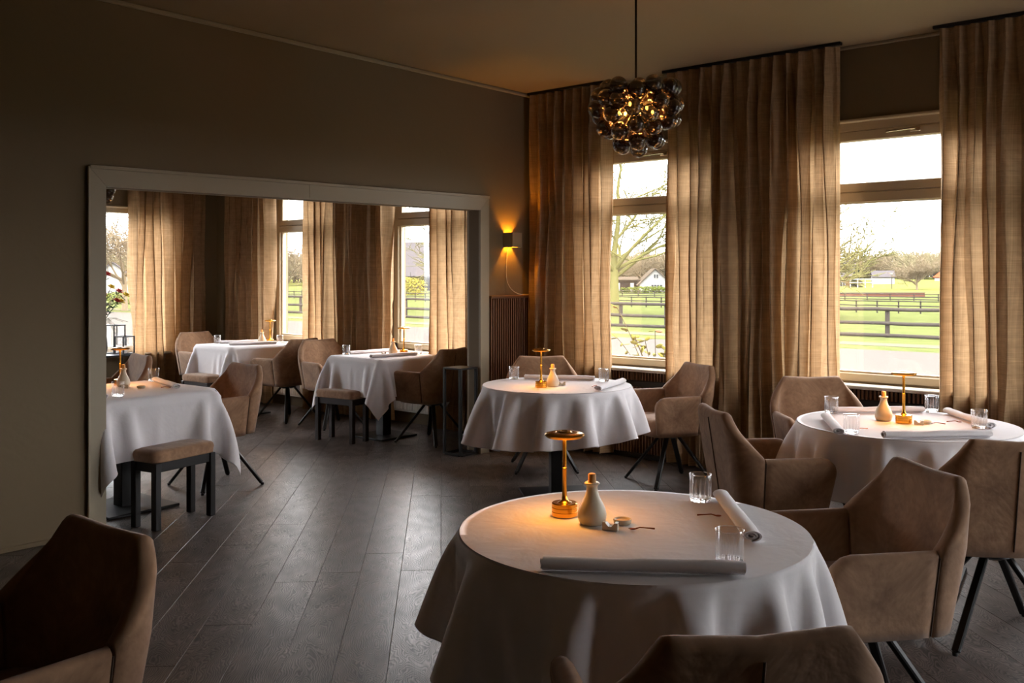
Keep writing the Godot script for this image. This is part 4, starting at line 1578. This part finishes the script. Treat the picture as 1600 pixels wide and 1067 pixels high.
func fittings() -> void:
	# slatted panelling at the foot of the corner, with a wooden cap
	var p := thing("slat_panel", "dark slatted wood panelling with a pale cap under the wall lamp", "wall panel", Vector3(DIV_X, 0, -6.20), 0.0)
	var w := 0.325
	part("backing", boxes([span(0.0, 0.012, 0.0, 1.29, -w, w)]), M.slat_back, p)
	var b := MB.new()
	for k in 23:
		b.box(Vector3(0.024, 0.645, -w + (k + 0.5) * 2 * w / 23.0), Vector3(0.024, 1.285, 0.016), Basis.IDENTITY, 0.002)
	tag(part("slats", b.mesh(), M.slat_wood, p), "", "", "", "stuff")
	part("cap", boxes([span(0.0, 0.046, 1.290, 1.312, -w, w)], 0.003), M.slat_wood, p)
	# cube wall lamp, open above and below
	var s := thing("wall_lamp", "square greige wall lamp throwing amber light up and down in the corner", "lamp", Vector3(DIV_X, 1.788, -6.135), 0.0)
	var h := 0.062
	part("housing", boxes([span(0.094, 0.108, -h, h, -h, h), span(0.004, 0.096, -h, h, h - 0.016, h), span(0.004, 0.096, -h, h, -h, -h + 0.016), span(0.0, 0.004, -h + 0.006, h - 0.006, -h, h)]), M.sconce_body, s)
	var bl := MB.new()
	bl.ball(Vector3(0.05, 0, 0), Vector3(0.008, 0.012, 0.008), 8, 12)
	part("bulb", bl.mesh(), M.filament_glow, s)
	omni("bulb_light", s, Vector3(0.05, 0, 0), Color(1.0, 0.66, 0.14), 0.14, 0.012)
	var cb := MB.new()
	var pts: Array = []
	var crv := Curve3D.new()
	for e in [[0.03, -0.055, 0.02], [0.012, -0.10, 0.018], [0.010, -0.22, 0.03], [0.010, -0.34, 0.025], [0.012, -0.42, -0.03], [0.022, -0.464, -0.12], [0.030, -0.470, -0.26], [0.030, -0.470, -0.33]]:
		pts.append(Vector3(e[0], e[1], e[2]))
	var smooth: Array = []
	for i in pts.size() - 1:
		for k in 5:
			smooth.append(pts[i].cubic_interpolate(pts[i + 1], pts[maxi(i - 1, 0)], pts[mini(i + 2, pts.size() - 1)], k / 5.0))
	smooth.append(pts[pts.size() - 1])
	cb.tube(smooth, 0.0028, 8)
	part("cord", cb.mesh(), M.white_plastic, s)
	# bubble chandeliers
	var ch := make_chandelier(2.285)
	ch.position = Vector3(-2.65, 2.285, -4.05)
	ch.set_meta("label", "chandelier of smoked glass bubbles with glowing bulbs, hanging before the windows")
	ch = make_chandelier(2.09)
	ch.position = Vector3(-6.99, 2.09, -3.22)
	ch.rotation_degrees.y = 40
	ch.set_meta("label", "second bubble chandelier, only a sliver visible at the opening's upper left corner")
	flowers()

func make_chandelier(y0: float) -> Node3D:
	var t := thing("bubble_chandelier", "", "chandelier", Vector3.ZERO, 0.0, "bubble chandeliers")
	var r := RandomNumberGenerator.new()
	r.seed = 77
	var g := MB.new()
	g.ball(Vector3.ZERO, Vector3.ONE * 0.046, 20, 28)
	var gm := g.mesh()
	# bubbles packed over a shape that is broad above and narrows downwards
	var at := PackedVector3Array()
	var tries := 0
	while at.size() < 52 and tries < 60000:
		tries += 1
		var y := r.randf_range(-0.155, 0.145)
		var lim := 0.205 * sqrt(clampf((y + 0.175) / 0.20, 0.0, 1.0)) if y < 0.025 else lerpf(0.205, 0.185, (y - 0.025) / 0.12)
		var a := r.randf() * TAU
		var rr := lim * (1.0 if tries < 45000 else sqrt(r.randf_range(0.4, 1.0)))
		if y > 0.10 and r.randf() < 0.3: rr = lim * r.randf_range(0.55, 1.0)
		var q := Vector3(cos(a) * rr, y, sin(a) * rr)
		var ok := true
		var need := 0.086 if tries < 15000 else (0.078 if tries < 35000 else 0.070)
		for o in at:
			if o.distance_to(q) < need:
				ok = false
				break
		if ok: at.append(q)
	for q in at:
		part("glass_bubble", gm, M.smoked_glass, t, q)
	var b := MB.new()
	b.tube([Vector3(0, CEIL - y0, 0), Vector3(0, 0.10, 0)], 0.006, 10)
	b.lathe([Vector2(0, 0.14), Vector2(0.018, 0.14), Vector2(0.022, 0.10), Vector2(0.022, 0.02), Vector2(0, 0.0)], 16)
	part("rod", b.mesh(), M.black_metal, t)
	b = MB.new()
	b.lathe([Vector2(0, CEIL - y0), Vector2(0.06, CEIL - y0), Vector2(0.06, CEIL - y0 - 0.02), Vector2(0.01, CEIL - y0 - 0.03), Vector2(0, CEIL - y0 - 0.03)], 24)
	part("ceiling_rose", b.mesh(), M.black_metal, t)
	b = MB.new()
	for q in at:
		var n := q.normalized()
		b.tube([Vector3(0, 0.05, 0), q * 0.45 + Vector3(0, 0.02, 0), q - n * 0.044], 0.0022, 5)
	tag(part("wire_arms", b.mesh(), M.black_metal, t), "", "", "", "stuff")
	for k in 6:
		var a := TAU * k / 6.0 + 0.3
		var q := Vector3(cos(a) * 0.085, 0.035 + 0.02 * sin(k * 2.0), sin(a) * 0.085)
		b = MB.new()
		b.ball(q, Vector3(0.007, 0.012, 0.007), 8, 12)
		part("bulb", b.mesh(), M.filament_glow, t)
		omni("bulb_light", t, q, Color(1.0, 0.64, 0.28), 0.030, 0.01)
	return t

func flowers() -> void:
	var at := Vector3(-10.12, 0, -4.95)
	# black two-tier metal table under the end window
	var t := thing("side_table", "black metal frame table with a lower shelf under the end window", "side table", at, 0.0)
	for s in [[1, 1], [1, -1], [-1, 1], [-1, -1]]:
		part("leg", boxes([[Vector3(s[0] * 0.16, 0.30, s[1] * 0.24), Vector3(0.02, 0.60, 0.02)]]), M.black_metal, t)
	part("top", boxes([[Vector3(0, 0.61, 0), Vector3(0.36, 0.02, 0.52)]], 0.003), M.black_metal, t)
	part("shelf", boxes([[Vector3(0, 0.28, 0), Vector3(0.34, 0.02, 0.50)]], 0.003), M.black_metal, t)
	for i in 2:
		var f := thing("glass_lantern", ["black framed glass lantern on the side table, the taller and farther one", "black framed glass lantern on the side table, the lower and nearer one"][i], "lantern", at + [Vector3(-0.06, 0.621, -0.12), Vector3(0.09, 0.621, -0.15)][i], 10.0, "framed lanterns on the side table")
		var lw := 0.07
		var lh := [0.32, 0.20][i] as float
		var b := MB.new()
		for s in [[1, 1], [1, -1], [-1, 1], [-1, -1]]:
			b.box(Vector3(s[0] * lw, lh * 0.5, s[1] * lw), Vector3(0.012, lh, 0.012))
		for y in [0.006, lh - 0.006]:
			for s in [-1.0, 1.0]:
				b.box(Vector3(0, y, s * lw), Vector3(lw * 2 - 0.012, 0.012, 0.012))
				b.box(Vector3(s * lw, y, 0), Vector3(0.012, 0.012, lw * 2 - 0.012))
		part("frame", b.mesh(), M.black_metal, f)
		for s in [-1.0, 1.0]:
			part("pane", boxes([[Vector3(s * lw, lh * 0.5, 0), Vector3(0.003, lh - 0.024, lw * 2 - 0.012)]]), M.pane, f)
			part("pane", boxes([[Vector3(0, lh * 0.5, s * lw), Vector3(lw * 2 - 0.012, lh - 0.024, 0.003)]]), M.pane, f)
		part("candle", boxes([[Vector3(0, 0.05, 0), Vector3(0.05, 0.09, 0.05)]], 0.012), M.petal_white, f)
	var v := thing("flower_vase", "grey vase with red, yellow and white flowers, half hidden by the left jamb", "vase", at + Vector3(0.02, 0.621, 0.10), 0.0)
	var b := MB.new()
	b.lathe([Vector2(0, 0), Vector2(0.07, 0), Vector2(0.085, 0.08), Vector2(0.075, 0.20), Vector2(0.045, 0.27), Vector2(0.055, 0.31), Vector2(0.048, 0.31), Vector2(0.038, 0.27), Vector2(0, 0.25)], 28)
	part("body", b.mesh(), M.vase_grey, v)
	var r := RandomNumberGenerator.new()
	r.seed = 15
	# tip of each stem: height, reach towards -z (seen right of the jamb), kind
	var tips := [[0.87, -0.08, "petal_red"], [0.73, -0.14, "petal_yellow"], [0.65, -0.06, "petal_red"], [0.58, -0.16, "petal_red"], [0.64, -0.27, "petal_yellow"], [0.57, -0.21, "petal_yellow"], [0.68, -0.24, "petal_red"], [0.54, -0.10, "petal_white"], [0.80, 0.20, "petal_yellow"], [0.70, 0.05, "petal_white"]]
	var stems := MB.new()
	var leaf := MB.new()
	for e in tips:
		var tip := Vector3(r.randf_range(-0.06, 0.08), e[0], e[1])
		var mid := Vector3(0, 0.30, 0).lerp(tip, 0.55) + Vector3(0, 0.08, 0)
		var path: Array = []
		for k in 9:
			var f := k / 8.0
			path.append(Vector3(0, 0.27, 0).lerp(mid, f).lerp(mid.lerp(tip, f), f))
		stems.tube(path, 0.003, 5)
		for k in [3, 4, 5, 6, 7]:
			for q in 2:
				var d := Vector3(r.randf_range(-1, 1), r.randf_range(-0.4, 0.8), r.randf_range(-1, 1)).normalized()
				leaf.ball(path[k] + d * 0.025, Vector3(0.028, 0.003, 0.008), 4, 6, Basis(Quaternion(Vector3.RIGHT, d)))
		var fl := MB.new()
		var big: float = 0.042 if e[2] != "petal_white" else 0.028
		for ring in 2:
			for k in 9:
				var a := TAU * k / 9.0 + ring * 0.35
				var bs := Basis(Vector3.RIGHT, -0.5) * Basis(Vector3.UP, a) * Basis(Vector3.BACK, 0.35 + ring * 0.5)
				fl.ball(tip + bs * Vector3(big * 0.62, 0, 0), Vector3(big * 0.6, 0.004, big * 0.26), 4, 6, bs)
		part("blossom", fl.mesh(), M[e[2]], v)
	for k in 14:
		var d := Vector3(r.randf_range(-0.1, 0.1), r.randf_range(0.20, 0.42), r.randf_range(-0.34, 0.2))
		stems.tube([Vector3(0, 0.28, 0), Vector3(d.x * 0.5, 0.40, d.z * 0.5), d], 0.0022, 4)
	part("stems", stems.mesh(), M.stem_green, v)
	tag(part("leaves", leaf.mesh(), M.stem_green, v), "", "", "", "stuff")

# ---------------------------------------------------------------- outdoors
const GROUND := -0.67

func slab(called: String, m: String, label: String, x0: float, x1: float, y0: float, y1: float, z0: float, z1: float) -> void:
	struct(called, boxes([span(x0, x1, y0, y1, z0, z1)]), m, label)

func outdoors() -> void:
	slab("lawn", "grass", "green paddock grass beyond the road", -420, 260, -1.2, GROUND, -420, -7.2)
	slab("road", "asphalt", "pale grey road in front of the windows", -420, 260, GROUND, GROUND + 0.02, -27.7, -11.5)
	slab("path", "path_stone", "narrow pale path in the grass verge beyond the road", -420, 260, GROUND, GROUND + 0.012, -30.9, -29.6)
	# the far meadow rises towards the woods
	var b := MB.new()
	b.extrude(PackedVector2Array([Vector2(-118, GROUND), Vector2(-190, 0.9), Vector2(-300, 1.6), Vector2(-300, GROUND)]), 620.0, Vector3(-120, 0.002, 0), ZY)
	struct("hill", b.mesh(), "far_grass", "bright meadow rising behind the paddocks")
	fence("round rail paddock fence of three stout weathered rails, nearest to the road", -34.0, -62.0, 6.0, 2.27, -11.7, [0.33, -0.17, -0.60], 0.065, 0.085)
	fence("thin two-rail paddock fence behind the stout one", -57.0, -86.0, 4.0, 1.25, -17.7, [0.04, -0.22], 0.032, 0.045)
	fence("thin three-rail paddock fence farthest out, before the houses", -88.0, -118.0, -8.0, 2.1, -25.8, [-0.08, -0.33, -0.55], 0.04, 0.05)
	low_wall()
	houses()
	bare_tree("bare spreading tree with mossy limbs behind the corner window", Vector3(-29.9, GROUND, -43.5), 12.5, 5, 101, 0.24, M.bark)
	bare_tree("bare tree left of the right-hand window, its branches reaching into view", Vector3(-19.9, GROUND, -48.2), 7.4, 5, 118, 0.18, M.bark)
	bare_tree("bare tree behind the second room's nearer window, branches hanging from the right", Vector3(-42.2, GROUND, -45.0), 10.2, 5, 133, 0.18, M.bark)
	bare_tree("slender bare tree behind the narrow far window", Vector3(-83.5, GROUND, -60.4), 7.8, 5, 144, 0.13, M.far_bark)
	bare_tree("bare tree behind the end wall window, by the flowers", Vector3(-58.0, GROUND, -29.5), 8.6, 5, 152, 0.17, M.far_bark)
	bare_tree("small bare orchard tree in the meadow of the right-hand window", Vector3(-42.6, GROUND, -135.6), 5.6, 5, 163, 0.17, M.far_bark)
	bare_tree("taller bare tree by the shed at the right-hand window's edge", Vector3(-38.5, GROUND, -142.0), 7.2, 5, 171, 0.14, M.far_bark)
	woods()
	conifer("dark conifer between the houses", Vector3(-54.4, GROUND, -144.8), 4.0)
	conifer("small dark conifer behind the thatched white house", Vector3(-80.0, GROUND, -132.0), 5.6)
	hedge("clipped green hedge in front of the thatched white house", Vector3(-69.2, GROUND, -109.0), Vector3(4.2, 0.85, 1.0), 201, "hedge_leaf", 40.0)
	hedge("yellow-green bush in front of the big barn roof", Vector3(-82.5, GROUND, -76.5), Vector3(2.6, 2.1, 1.4), 207, "yellow_leaf", 45.0)
	hedge("low green hedge before the end wall window", Vector3(-70.0, GROUND, -38.0), Vector3(6.0, 1.0, 1.2), 209, "hedge_leaf", 60.0)
	plant("young shrub with yellow-green and red-tipped leaves outside the corner window", Vector3(-4.45, 0.38, -7.12), 231)
	plant("fine-twigged shrub outside the narrow far window", Vector3(-8.75, 0.38, -7.3), 238)
	var po := thing("road_bollard", "grey wooden bollard outside the end wall window", "bollard", Vector3(-12.2, GROUND, -6.15))
	part("post", boxes([[Vector3(0, 0.62, 0), Vector3(0.11, 1.24, 0.11)]], 0.012), M.rail_wood, po)
	slab("planting_bed", "grass", "strip of planted earth along the house wall", -14, 6, -0.72, 0.38, -7.55, -6.86)

func fence(label: String, z: float, x0: float, x1: float, gap: float, anchor: float, rails: Array, rr: float, pr: float) -> void:
	var t := thing("paddock_fence", label, "fence", Vector3(0, 0, z))
	var r := RandomNumberGenerator.new()
	r.seed = int(-z)
	var top: float = rails[0]
	var b := MB.new()
	b.lathe([Vector2(0, GROUND), Vector2(pr, GROUND), Vector2(pr, top + 0.02), Vector2(pr * 0.8, top + 0.06), Vector2(0, top + 0.07)], 8)
	var pm := b.mesh()
	var x := anchor - gap * floorf((anchor - x0) / gap)
	while x < x1:
		part("post", pm, M.rail_wood, t, Vector3(x, 0, -pr * 0.6))
		x += gap
	for y: float in rails:
		var path: Array = []
		var rad: Array = []
		var k := x0
		while k < x1 + 0.1:
			path.append(Vector3(k, y + r.randf_range(-0.012, 0.012), pr * 0.5 + rr * 0.5))
			rad.append(rr * r.randf_range(0.9, 1.08))
			k += gap * 0.5
		var m := MB.new()
		m.tube(path, rad, 8)
		part("rail", m.mesh(), M.rail_wood, t)

func low_wall() -> void:
	var t := thing("garden_wall", "low red brick garden wall behind the farthest fence", "wall", Vector3(-37.5, GROUND, -103.5), 40.0)
	part("brickwork", boxes([[Vector3(0, 0.2, 0), Vector3(12.0, 0.42, 0.25)]], 0.02), M.brick, t)
	part("coping", boxes([[Vector3(0, 0.44, 0), Vector3(12.1, 0.06, 0.32)]], 0.01), M.path_stone, t)

func house(label: String, at: Vector3, turn: float, w: float, d: float, eave: float, ridge: float, wall: String, roof: String, over := 0.3) -> Node3D:
	var t := thing("house", label, "house", at, turn)
	var b := MB.new()
	b.extrude(PackedVector2Array([Vector2(-w * 0.5, 0), Vector2(w * 0.5, 0), Vector2(w * 0.5, eave), Vector2(0, ridge - 0.05), Vector2(-w * 0.5, eave)]), d)
	part("walls", b.mesh(), M[wall], t)
	for s in [-1.0, 1.0]:
		var r := MB.new()
		var run := w * 0.5
		var slope := (ridge - eave) / run
		var lo := Vector3(s * (run + over), eave - slope * over, 0)
		var hi := Vector3(0, ridge, 0)
		var dirv := (hi - lo)
		var len_ := dirv.length()
		var x := dirv / len_
		var zz := Vector3(0, 0, 1)
		var y := zz.cross(x)
		r.box((lo + hi) * 0.5, Vector3(len_, 0.16, d + over * 2.0), Basis(x, y, zz), 0.03)
		part("roof_slope", r.mesh(), M[roof], t)
	return t

func glazing(t: Node3D, at: Vector3, w: float, h: float, cols: int, frame := "render_white") -> void:
	var b := MB.new()
	var f := 0.07
	for k in cols + 1:
		b.box(at + Vector3(-w * 0.5 + w * k / cols, 0, 0.03), Vector3(f, h + f, 0.08))
	for s in [-0.5, 0.5]: b.box(at + Vector3(0, s * h, 0.032), Vector3(w + f, f, 0.08))
	var win := part("window", b.mesh(), M[frame], t)
	part("pane", boxes([[at + Vector3(0, 0, 0.01), Vector3(w, h, 0.05)]]), M.dark_glass, win)

func houses() -> void:
	var t := house("white rendered house with a steep thatched gable behind the corner window", Vector3(-73.6, GROUND, -117.0), 36.0, 4.4, 9.0, 1.25, 3.35, "render_white", "thatch", 0.35)
	glazing(t, Vector3(0.1, 2.25, 4.52), 0.7, 0.6, 2)
	glazing(t, Vector3(0.2, 0.75, 4.52), 1.6, 0.7, 4)
	part("wing_roof", boxes([[Vector3(-4.2, 1.75, -1.0), Vector3(4.6, 0.9, 5.0)]], 0.4), M.thatch, t)
	part("garage_wall", boxes([[Vector3(-3.9, 0.65, -0.6), Vector3(3.6, 1.3, 4.0)]]), M.dark_timber, t)
	part("pillar", boxes([[Vector3(-3.1, 0.65, 1.5), Vector3(0.5, 1.3, 0.3)]], 0.02), M.render_white, t)
	part("pillar", boxes([[Vector3(-5.0, 0.65, 1.5), Vector3(0.3, 1.3, 0.3)]], 0.02), M.render_white, t)
	t = house("large house with a grey hipped roof, white dormer and red chimney", Vector3(-65.5, GROUND, -160.0), 112.0, 6.0, 9.0, 2.5, 5.0, "brick", "roof_tile", 0.4)
	part("chimney", boxes([[Vector3(0.0, 5.15, 1.2), Vector3(0.8, 0.7, 0.8)]], 0.03), M.brick, t)
	var dm := part("dormer", boxes([[Vector3(1.9, 3.55, 0.6), Vector3(1.6, 1.0, 2.6)]], 0.03), M.render_white, t)
	part("dormer_pane", boxes([[Vector3(2.72, 3.5, 0.1), Vector3(0.03, 0.5, 0.5)]]), M.dark_glass, dm)
	part("dormer_pane", boxes([[Vector3(2.72, 3.5, 1.1), Vector3(0.03, 0.5, 0.5)]]), M.dark_glass, dm)
	t = house("low brick outbuilding with white framed windows in front of the large house", Vector3(-60.0, GROUND, -149.0), 22.0, 7.4, 3.0, 1.5, 2.0, "brick", "roof_tile", 0.15)
	glazing(t, Vector3(-2.2, 0.9, 1.52), 0.7, 0.9, 1)
	glazing(t, Vector3(-0.7, 0.9, 1.52), 1.4, 0.7, 3)
	glazing(t, Vector3(1.6, 0.9, 1.52), 0.8, 1.0, 2)
	var pg := thing("pergola", "white garden pergola beside the low brick outbuilding", "pergola", Vector3(-52.8, GROUND, -142.5), 22.0)
	for k in 4:
		part("post", boxes([[Vector3(-1.6 + k * 1.05, 0.9, 0), Vector3(0.16, 1.8, 0.16)]], 0.02), M.render_white, pg)
	part("beam", boxes([[Vector3(0, 1.82, 0), Vector3(3.8, 0.14, 0.2)]], 0.02), M.render_white, pg)
	part("beam", boxes([[Vector3(0, 1.3, 0), Vector3(3.5, 0.10, 0.1)]], 0.02), M.render_white, pg)
	t = house("small white gabled house with a grey roof right of the conifer", Vector3(-57.0, GROUND, -163.5), 116.0, 3.6, 3.4, 2.2, 3.2, "render_white", "roof_tile", 0.2)
	t = house("distant house with an orange tiled roof at the edge of the woods", Vector3(-52.5, 0.3, -185.0), 70.0, 3.2, 3.4, 1.2, 2.0, "render_white", "orange_tile", 0.2)
	t = house("small orange timber shed with a dark roof at the right of the meadow", Vector3(-35.0, GROUND, -137.0), 20.0, 1.9, 1.6, 0.75, 1.15, "orange_tile", "dark_timber", 0.12)
	var sl := thing("garden_tarp", "blue sheeted garden stack beside the orange shed", "tarpaulin", Vector3(-36.6, GROUND, -136.0), 20.0)
	part("sheet", boxes([[Vector3(0, 0.3, 0), Vector3(0.8, 0.6, 0.6)]], 0.2), M.blue_paint, sl)
	t = house("long dark barn with a vast grey tiled roof behind the second room's nearer window", Vector3(-112.0, GROUND, -106.5), -43.0, 13.0, 18.0, 2.6, 7.8, "dark_timber", "roof_tile", 0.5)
	t = house("small dark timber shed right of the big barn", Vector3(-74.5, GROUND, -76.0), 40.0, 1.8, 2.0, 1.15, 1.75, "dark_timber", "dark_timber", 0.15)
	t = house("small grey roofed barn behind the narrow far window", Vector3(-103.5, GROUND, -72.0), 130.0, 3.4, 3.0, 1.0, 2.5, "dark_timber", "roof_tile", 0.3)
	t = house("pale house with a grey roof behind the end wall window", Vector3(-118.0, GROUND, -58.5), 62.0, 6.0, 6.5, 1.6, 4.0, "render_white", "roof_tile", 0.3)
	var lp := thing("street_lamp", "thin street lamp post on the meadow edge", "street lamp", Vector3(-46.8, GROUND, -138.0))
	var b := MB.new()
	b.tube([Vector3(0, 0, 0), Vector3(0, 2.5, 0)], 0.05, 8)
	part("post", b.mesh(), M.rail_wood, lp)
	part("head", boxes([[Vector3(0, 2.6, 0), Vector3(0.3, 0.3, 0.3)]], 0.08), M.render_white, lp)

func grow(b: MB, tw: MB, at: Vector3, dir: Vector3, length: float, rad: float, level: int, r: RandomNumberGenerator) -> void:
	# one limb, bending a little, then its branches
	var n := 4 if level > 1 else 3
	var path: Array = [at]
	var rads: Array = [rad]
	var p := at
	var d := dir
	for k in n:
		d = (d + Vector3(r.randf_range(-1, 1), r.randf_range(-0.5, 0.7), r.randf_range(-1, 1)) * 0.16).normalized()
		p += d * length / n
		path.append(p)
		rads.append(lerpf(rad, rad * 0.55, float(k + 1) / n))
	(b if level > 2 else tw).tube(path, rads, 6 if level > 2 else 3, false)
	if level == 0: return
	var kids := 3 if level > 3 else (5 if level > 1 else 4)
	for k in kids:
		var f := r.randf_range(0.35, 1.0) if k > 0 else 1.0
		var i := clampi(int(f * n), 1, n)
		var side := Vector3(r.randf_range(-1, 1), r.randf_range(-0.25, 0.55), r.randf_range(-1, 1)).normalized()
		var nd := (d * (1.0 if k == 0 else 0.62) + side * (0.35 if k == 0 else 0.85)).normalized()
		grow(b, tw, path[i], nd, length * r.randf_range(0.58, 0.82), maxf(rads[i] * (0.85 if k == 0 else 0.62), 0.020), level - 1, r)

func tree_meshes(height: float, levels: int, sd: int, rad: float) -> Array:
	var r := RandomNumberGenerator.new()
	r.seed = sd
	var b := MB.new()
	var tw := MB.new()
	var trunk := height * 0.26
	b.tube([Vector3.ZERO, Vector3(0.03, trunk * 0.5, 0.02), Vector3(0.0, trunk, 0.05)], [rad * 1.25, rad, rad * 0.9], 8, false)
	for k in 7:
		var a := TAU * k / 7.0 + r.randf() * 0.8
		var up := r.randf_range(0.35, 1.3)
		grow(b, tw, Vector3(0, trunk * r.randf_range(0.6, 1.0), 0.04), Vector3(cos(a), up, sin(a)).normalized(), height * 0.30, rad * 0.5, levels - 1, r)
	grow(b, tw, Vector3(0, trunk, 0.05), Vector3(0.05, 1, 0.02).normalized(), height * 0.30, rad * 0.7, levels - 1, r)
	return [b.mesh(), tw.mesh()]

func bare_tree(label: String, at: Vector3, height: float, levels: int, sd: int, rad: float, m: Material) -> void:
	var t := thing("bare_tree", label, "tree", at)
	var g := tree_meshes(height, levels, sd, rad)
	part("trunk", g[0], m, t)
	tag(part("twigs", g[1], m, t), "", "", "", "stuff")

func woods() -> void:
	# the bare woods all along the horizon: far too many trees to count
	var r := RandomNumberGenerator.new()
	r.seed = 300
	for v in 3:
		var tw := MB.new()
		var g := RandomNumberGenerator.new()
		g.seed = 310 + v
		tw.tube([Vector3.ZERO, Vector3(0, 1.6, 0)], [0.16, 0.12], 4, false)
		for k in 7:
			var a := TAU * k / 7.0
			grow(tw, tw, Vector3(0, g.randf_range(0.6, 1.8), 0), Vector3(cos(a), g.randf_range(0.6, 2.0), sin(a)).normalized(), 2.3, 0.11, 3, g)
		var mm := MultiMesh.new()
		mm.transform_format = MultiMesh.TRANSFORM_3D
		mm.mesh = tw.mesh()
		mm.instance_count = 260
		for i in 260:
			var a := deg_to_rad(r.randf_range(-2.0, 100.0))
			var d := r.randf_range(205.0, 290.0)
			var s := r.randf_range(1.0, 1.7)
			mm.set_instance_transform(i, Transform3D(Basis(Vector3.UP, r.randf() * TAU).scaled(Vector3(s * 1.25, s, s * 1.25)), Vector3(-sin(a) * d, GROUND, -cos(a) * d)))
		var o := MultiMeshInstance3D.new()
		o.name = numbered("woods")
		add_child(o)
		o.multimesh = mm
		o.material_override = [M.far_twigs, M.far_bark, M.far_twigs][v]
		tag(o, ["bare grey-brown woods along the horizon behind the houses", "darker bare trunks among the horizon woods", "pale twiggy trees at the front of the horizon woods"][v], "woods", "", "stuff")

func conifer(label: String, at: Vector3, h: float) -> void:
	var t := thing("conifer", label, "tree", at)
	var b := MB.new()
	b.tube([Vector3.ZERO, Vector3(0, h * 0.9, 0)], [0.12, 0.03], 6)
	part("trunk", b.mesh(), M.far_bark, t)
	var r := RandomNumberGenerator.new()
	r.seed = int(h * 100)
	var n := MB.new()
	for k in 240:
		var y := h * (0.12 + 0.88 * pow(r.randf(), 0.8))
		var l := (h - y) * 0.32 + 0.15
		var a := r.randf() * TAU
		var d := Vector3(cos(a), -0.25, sin(a)).normalized()
		n.ball(Vector3(0, y, 0) + d * l * 0.55, Vector3(l * 0.55, 0.10, 0.16), 4, 6, Basis(Quaternion(Vector3.RIGHT, d)))
	tag(part("needles", n.mesh(), M.conifer, t), "", "", "", "stuff")

func hedge(label: String, at: Vector3, s: Vector3, sd: int, m: String, turn: float) -> void:
	var t := thing("hedge", label, "hedge", at, turn)
	var r := RandomNumberGenerator.new()
	r.seed = sd
	var n := MB.new()
	for k in 900:
		var p := Vector3(r.randf_range(-1, 1), r.randf(), r.randf_range(-1, 1))
		if p.x * p.x + p.z * p.z * 0.8 > 1.0 or p.y > 1.0 - 0.25 * p.x * p.x: continue
		var q := p * s
		var bs := Basis(Vector3(r.randf_range(-1, 1), r.randf_range(-1, 1), r.randf_range(-1, 1)).normalized(), r.randf() * TAU)
		n.ball(q, Vector3(0.16, 0.03, 0.09), 4, 5, bs)
	tag(part("foliage", n.mesh(), M[m], t), "", "", "", "stuff")
	var st := MB.new()
	for k in 12:
		var x := r.randf_range(-0.8, 0.8) * s.x
		st.tube([Vector3(x, 0, 0), Vector3(x + r.randf_range(-0.1, 0.1), s.y * 0.7, r.randf_range(-0.2, 0.2))], 0.03, 5)
	part("stems", st.mesh(), M.far_bark, t)

func plant(label: String, at: Vector3, sd: int) -> void:
	var t := thing("shrub", label, "shrub", at)
	var r := RandomNumberGenerator.new()
	r.seed = sd
	var st := MB.new()
	var la := MB.new()
	var lb := MB.new()
	for k in 13:
		var a := r.randf() * TAU
		var h := r.randf_range(0.32, 0.62)
		if k == 0: h = 0.82
		var sp := r.randf_range(0.1, 0.55)
		var tip := Vector3(cos(a) * sp, h, sin(a) * sp * 0.3)
		var mid := tip * 0.5 + Vector3(0, 0.08, 0)
		var path: Array = []
		for i in 8:
			var f := i / 7.0
			path.append(Vector3.ZERO.lerp(mid, f).lerp(mid.lerp(tip, f), f))
		st.tube(path, 0.0035, 5)
		if sd == 238:
			for i in range(3, 8):
				for q in 3:
					var dd := Vector3(r.randf_range(-1, 1), r.randf_range(0.2, 1), r.randf_range(-0.5, 0.5)).normalized()
					st.tube([path[i], path[i] + dd * 0.09], 0.0016, 3)
			continue
		for i in range(3, 8):
			for q in 2:
				var dd := Vector3(r.randf_range(-1, 1), r.randf_range(-0.2, 0.6), r.randf_range(-1, 1)).normalized()
				var bs := Basis(Quaternion(Vector3.RIGHT, dd)) * Basis(Vector3.RIGHT, r.randf() * 2.0)
				(lb if i > 6 and r.randf() < 0.5 else la).ball(path[i] + dd * 0.035, Vector3(0.038, 0.003, 0.017), 4, 6, bs)
	part("stems", st.mesh(), M.far_bark, t)
	if sd != 238:
		tag(part("leaves", la.mesh(), M.yellow_leaf, t), "", "", "", "stuff")
		tag(part("red_leaves", lb.mesh(), M.red_leaf, t), "red-tipped leaves", "", "", "stuff")
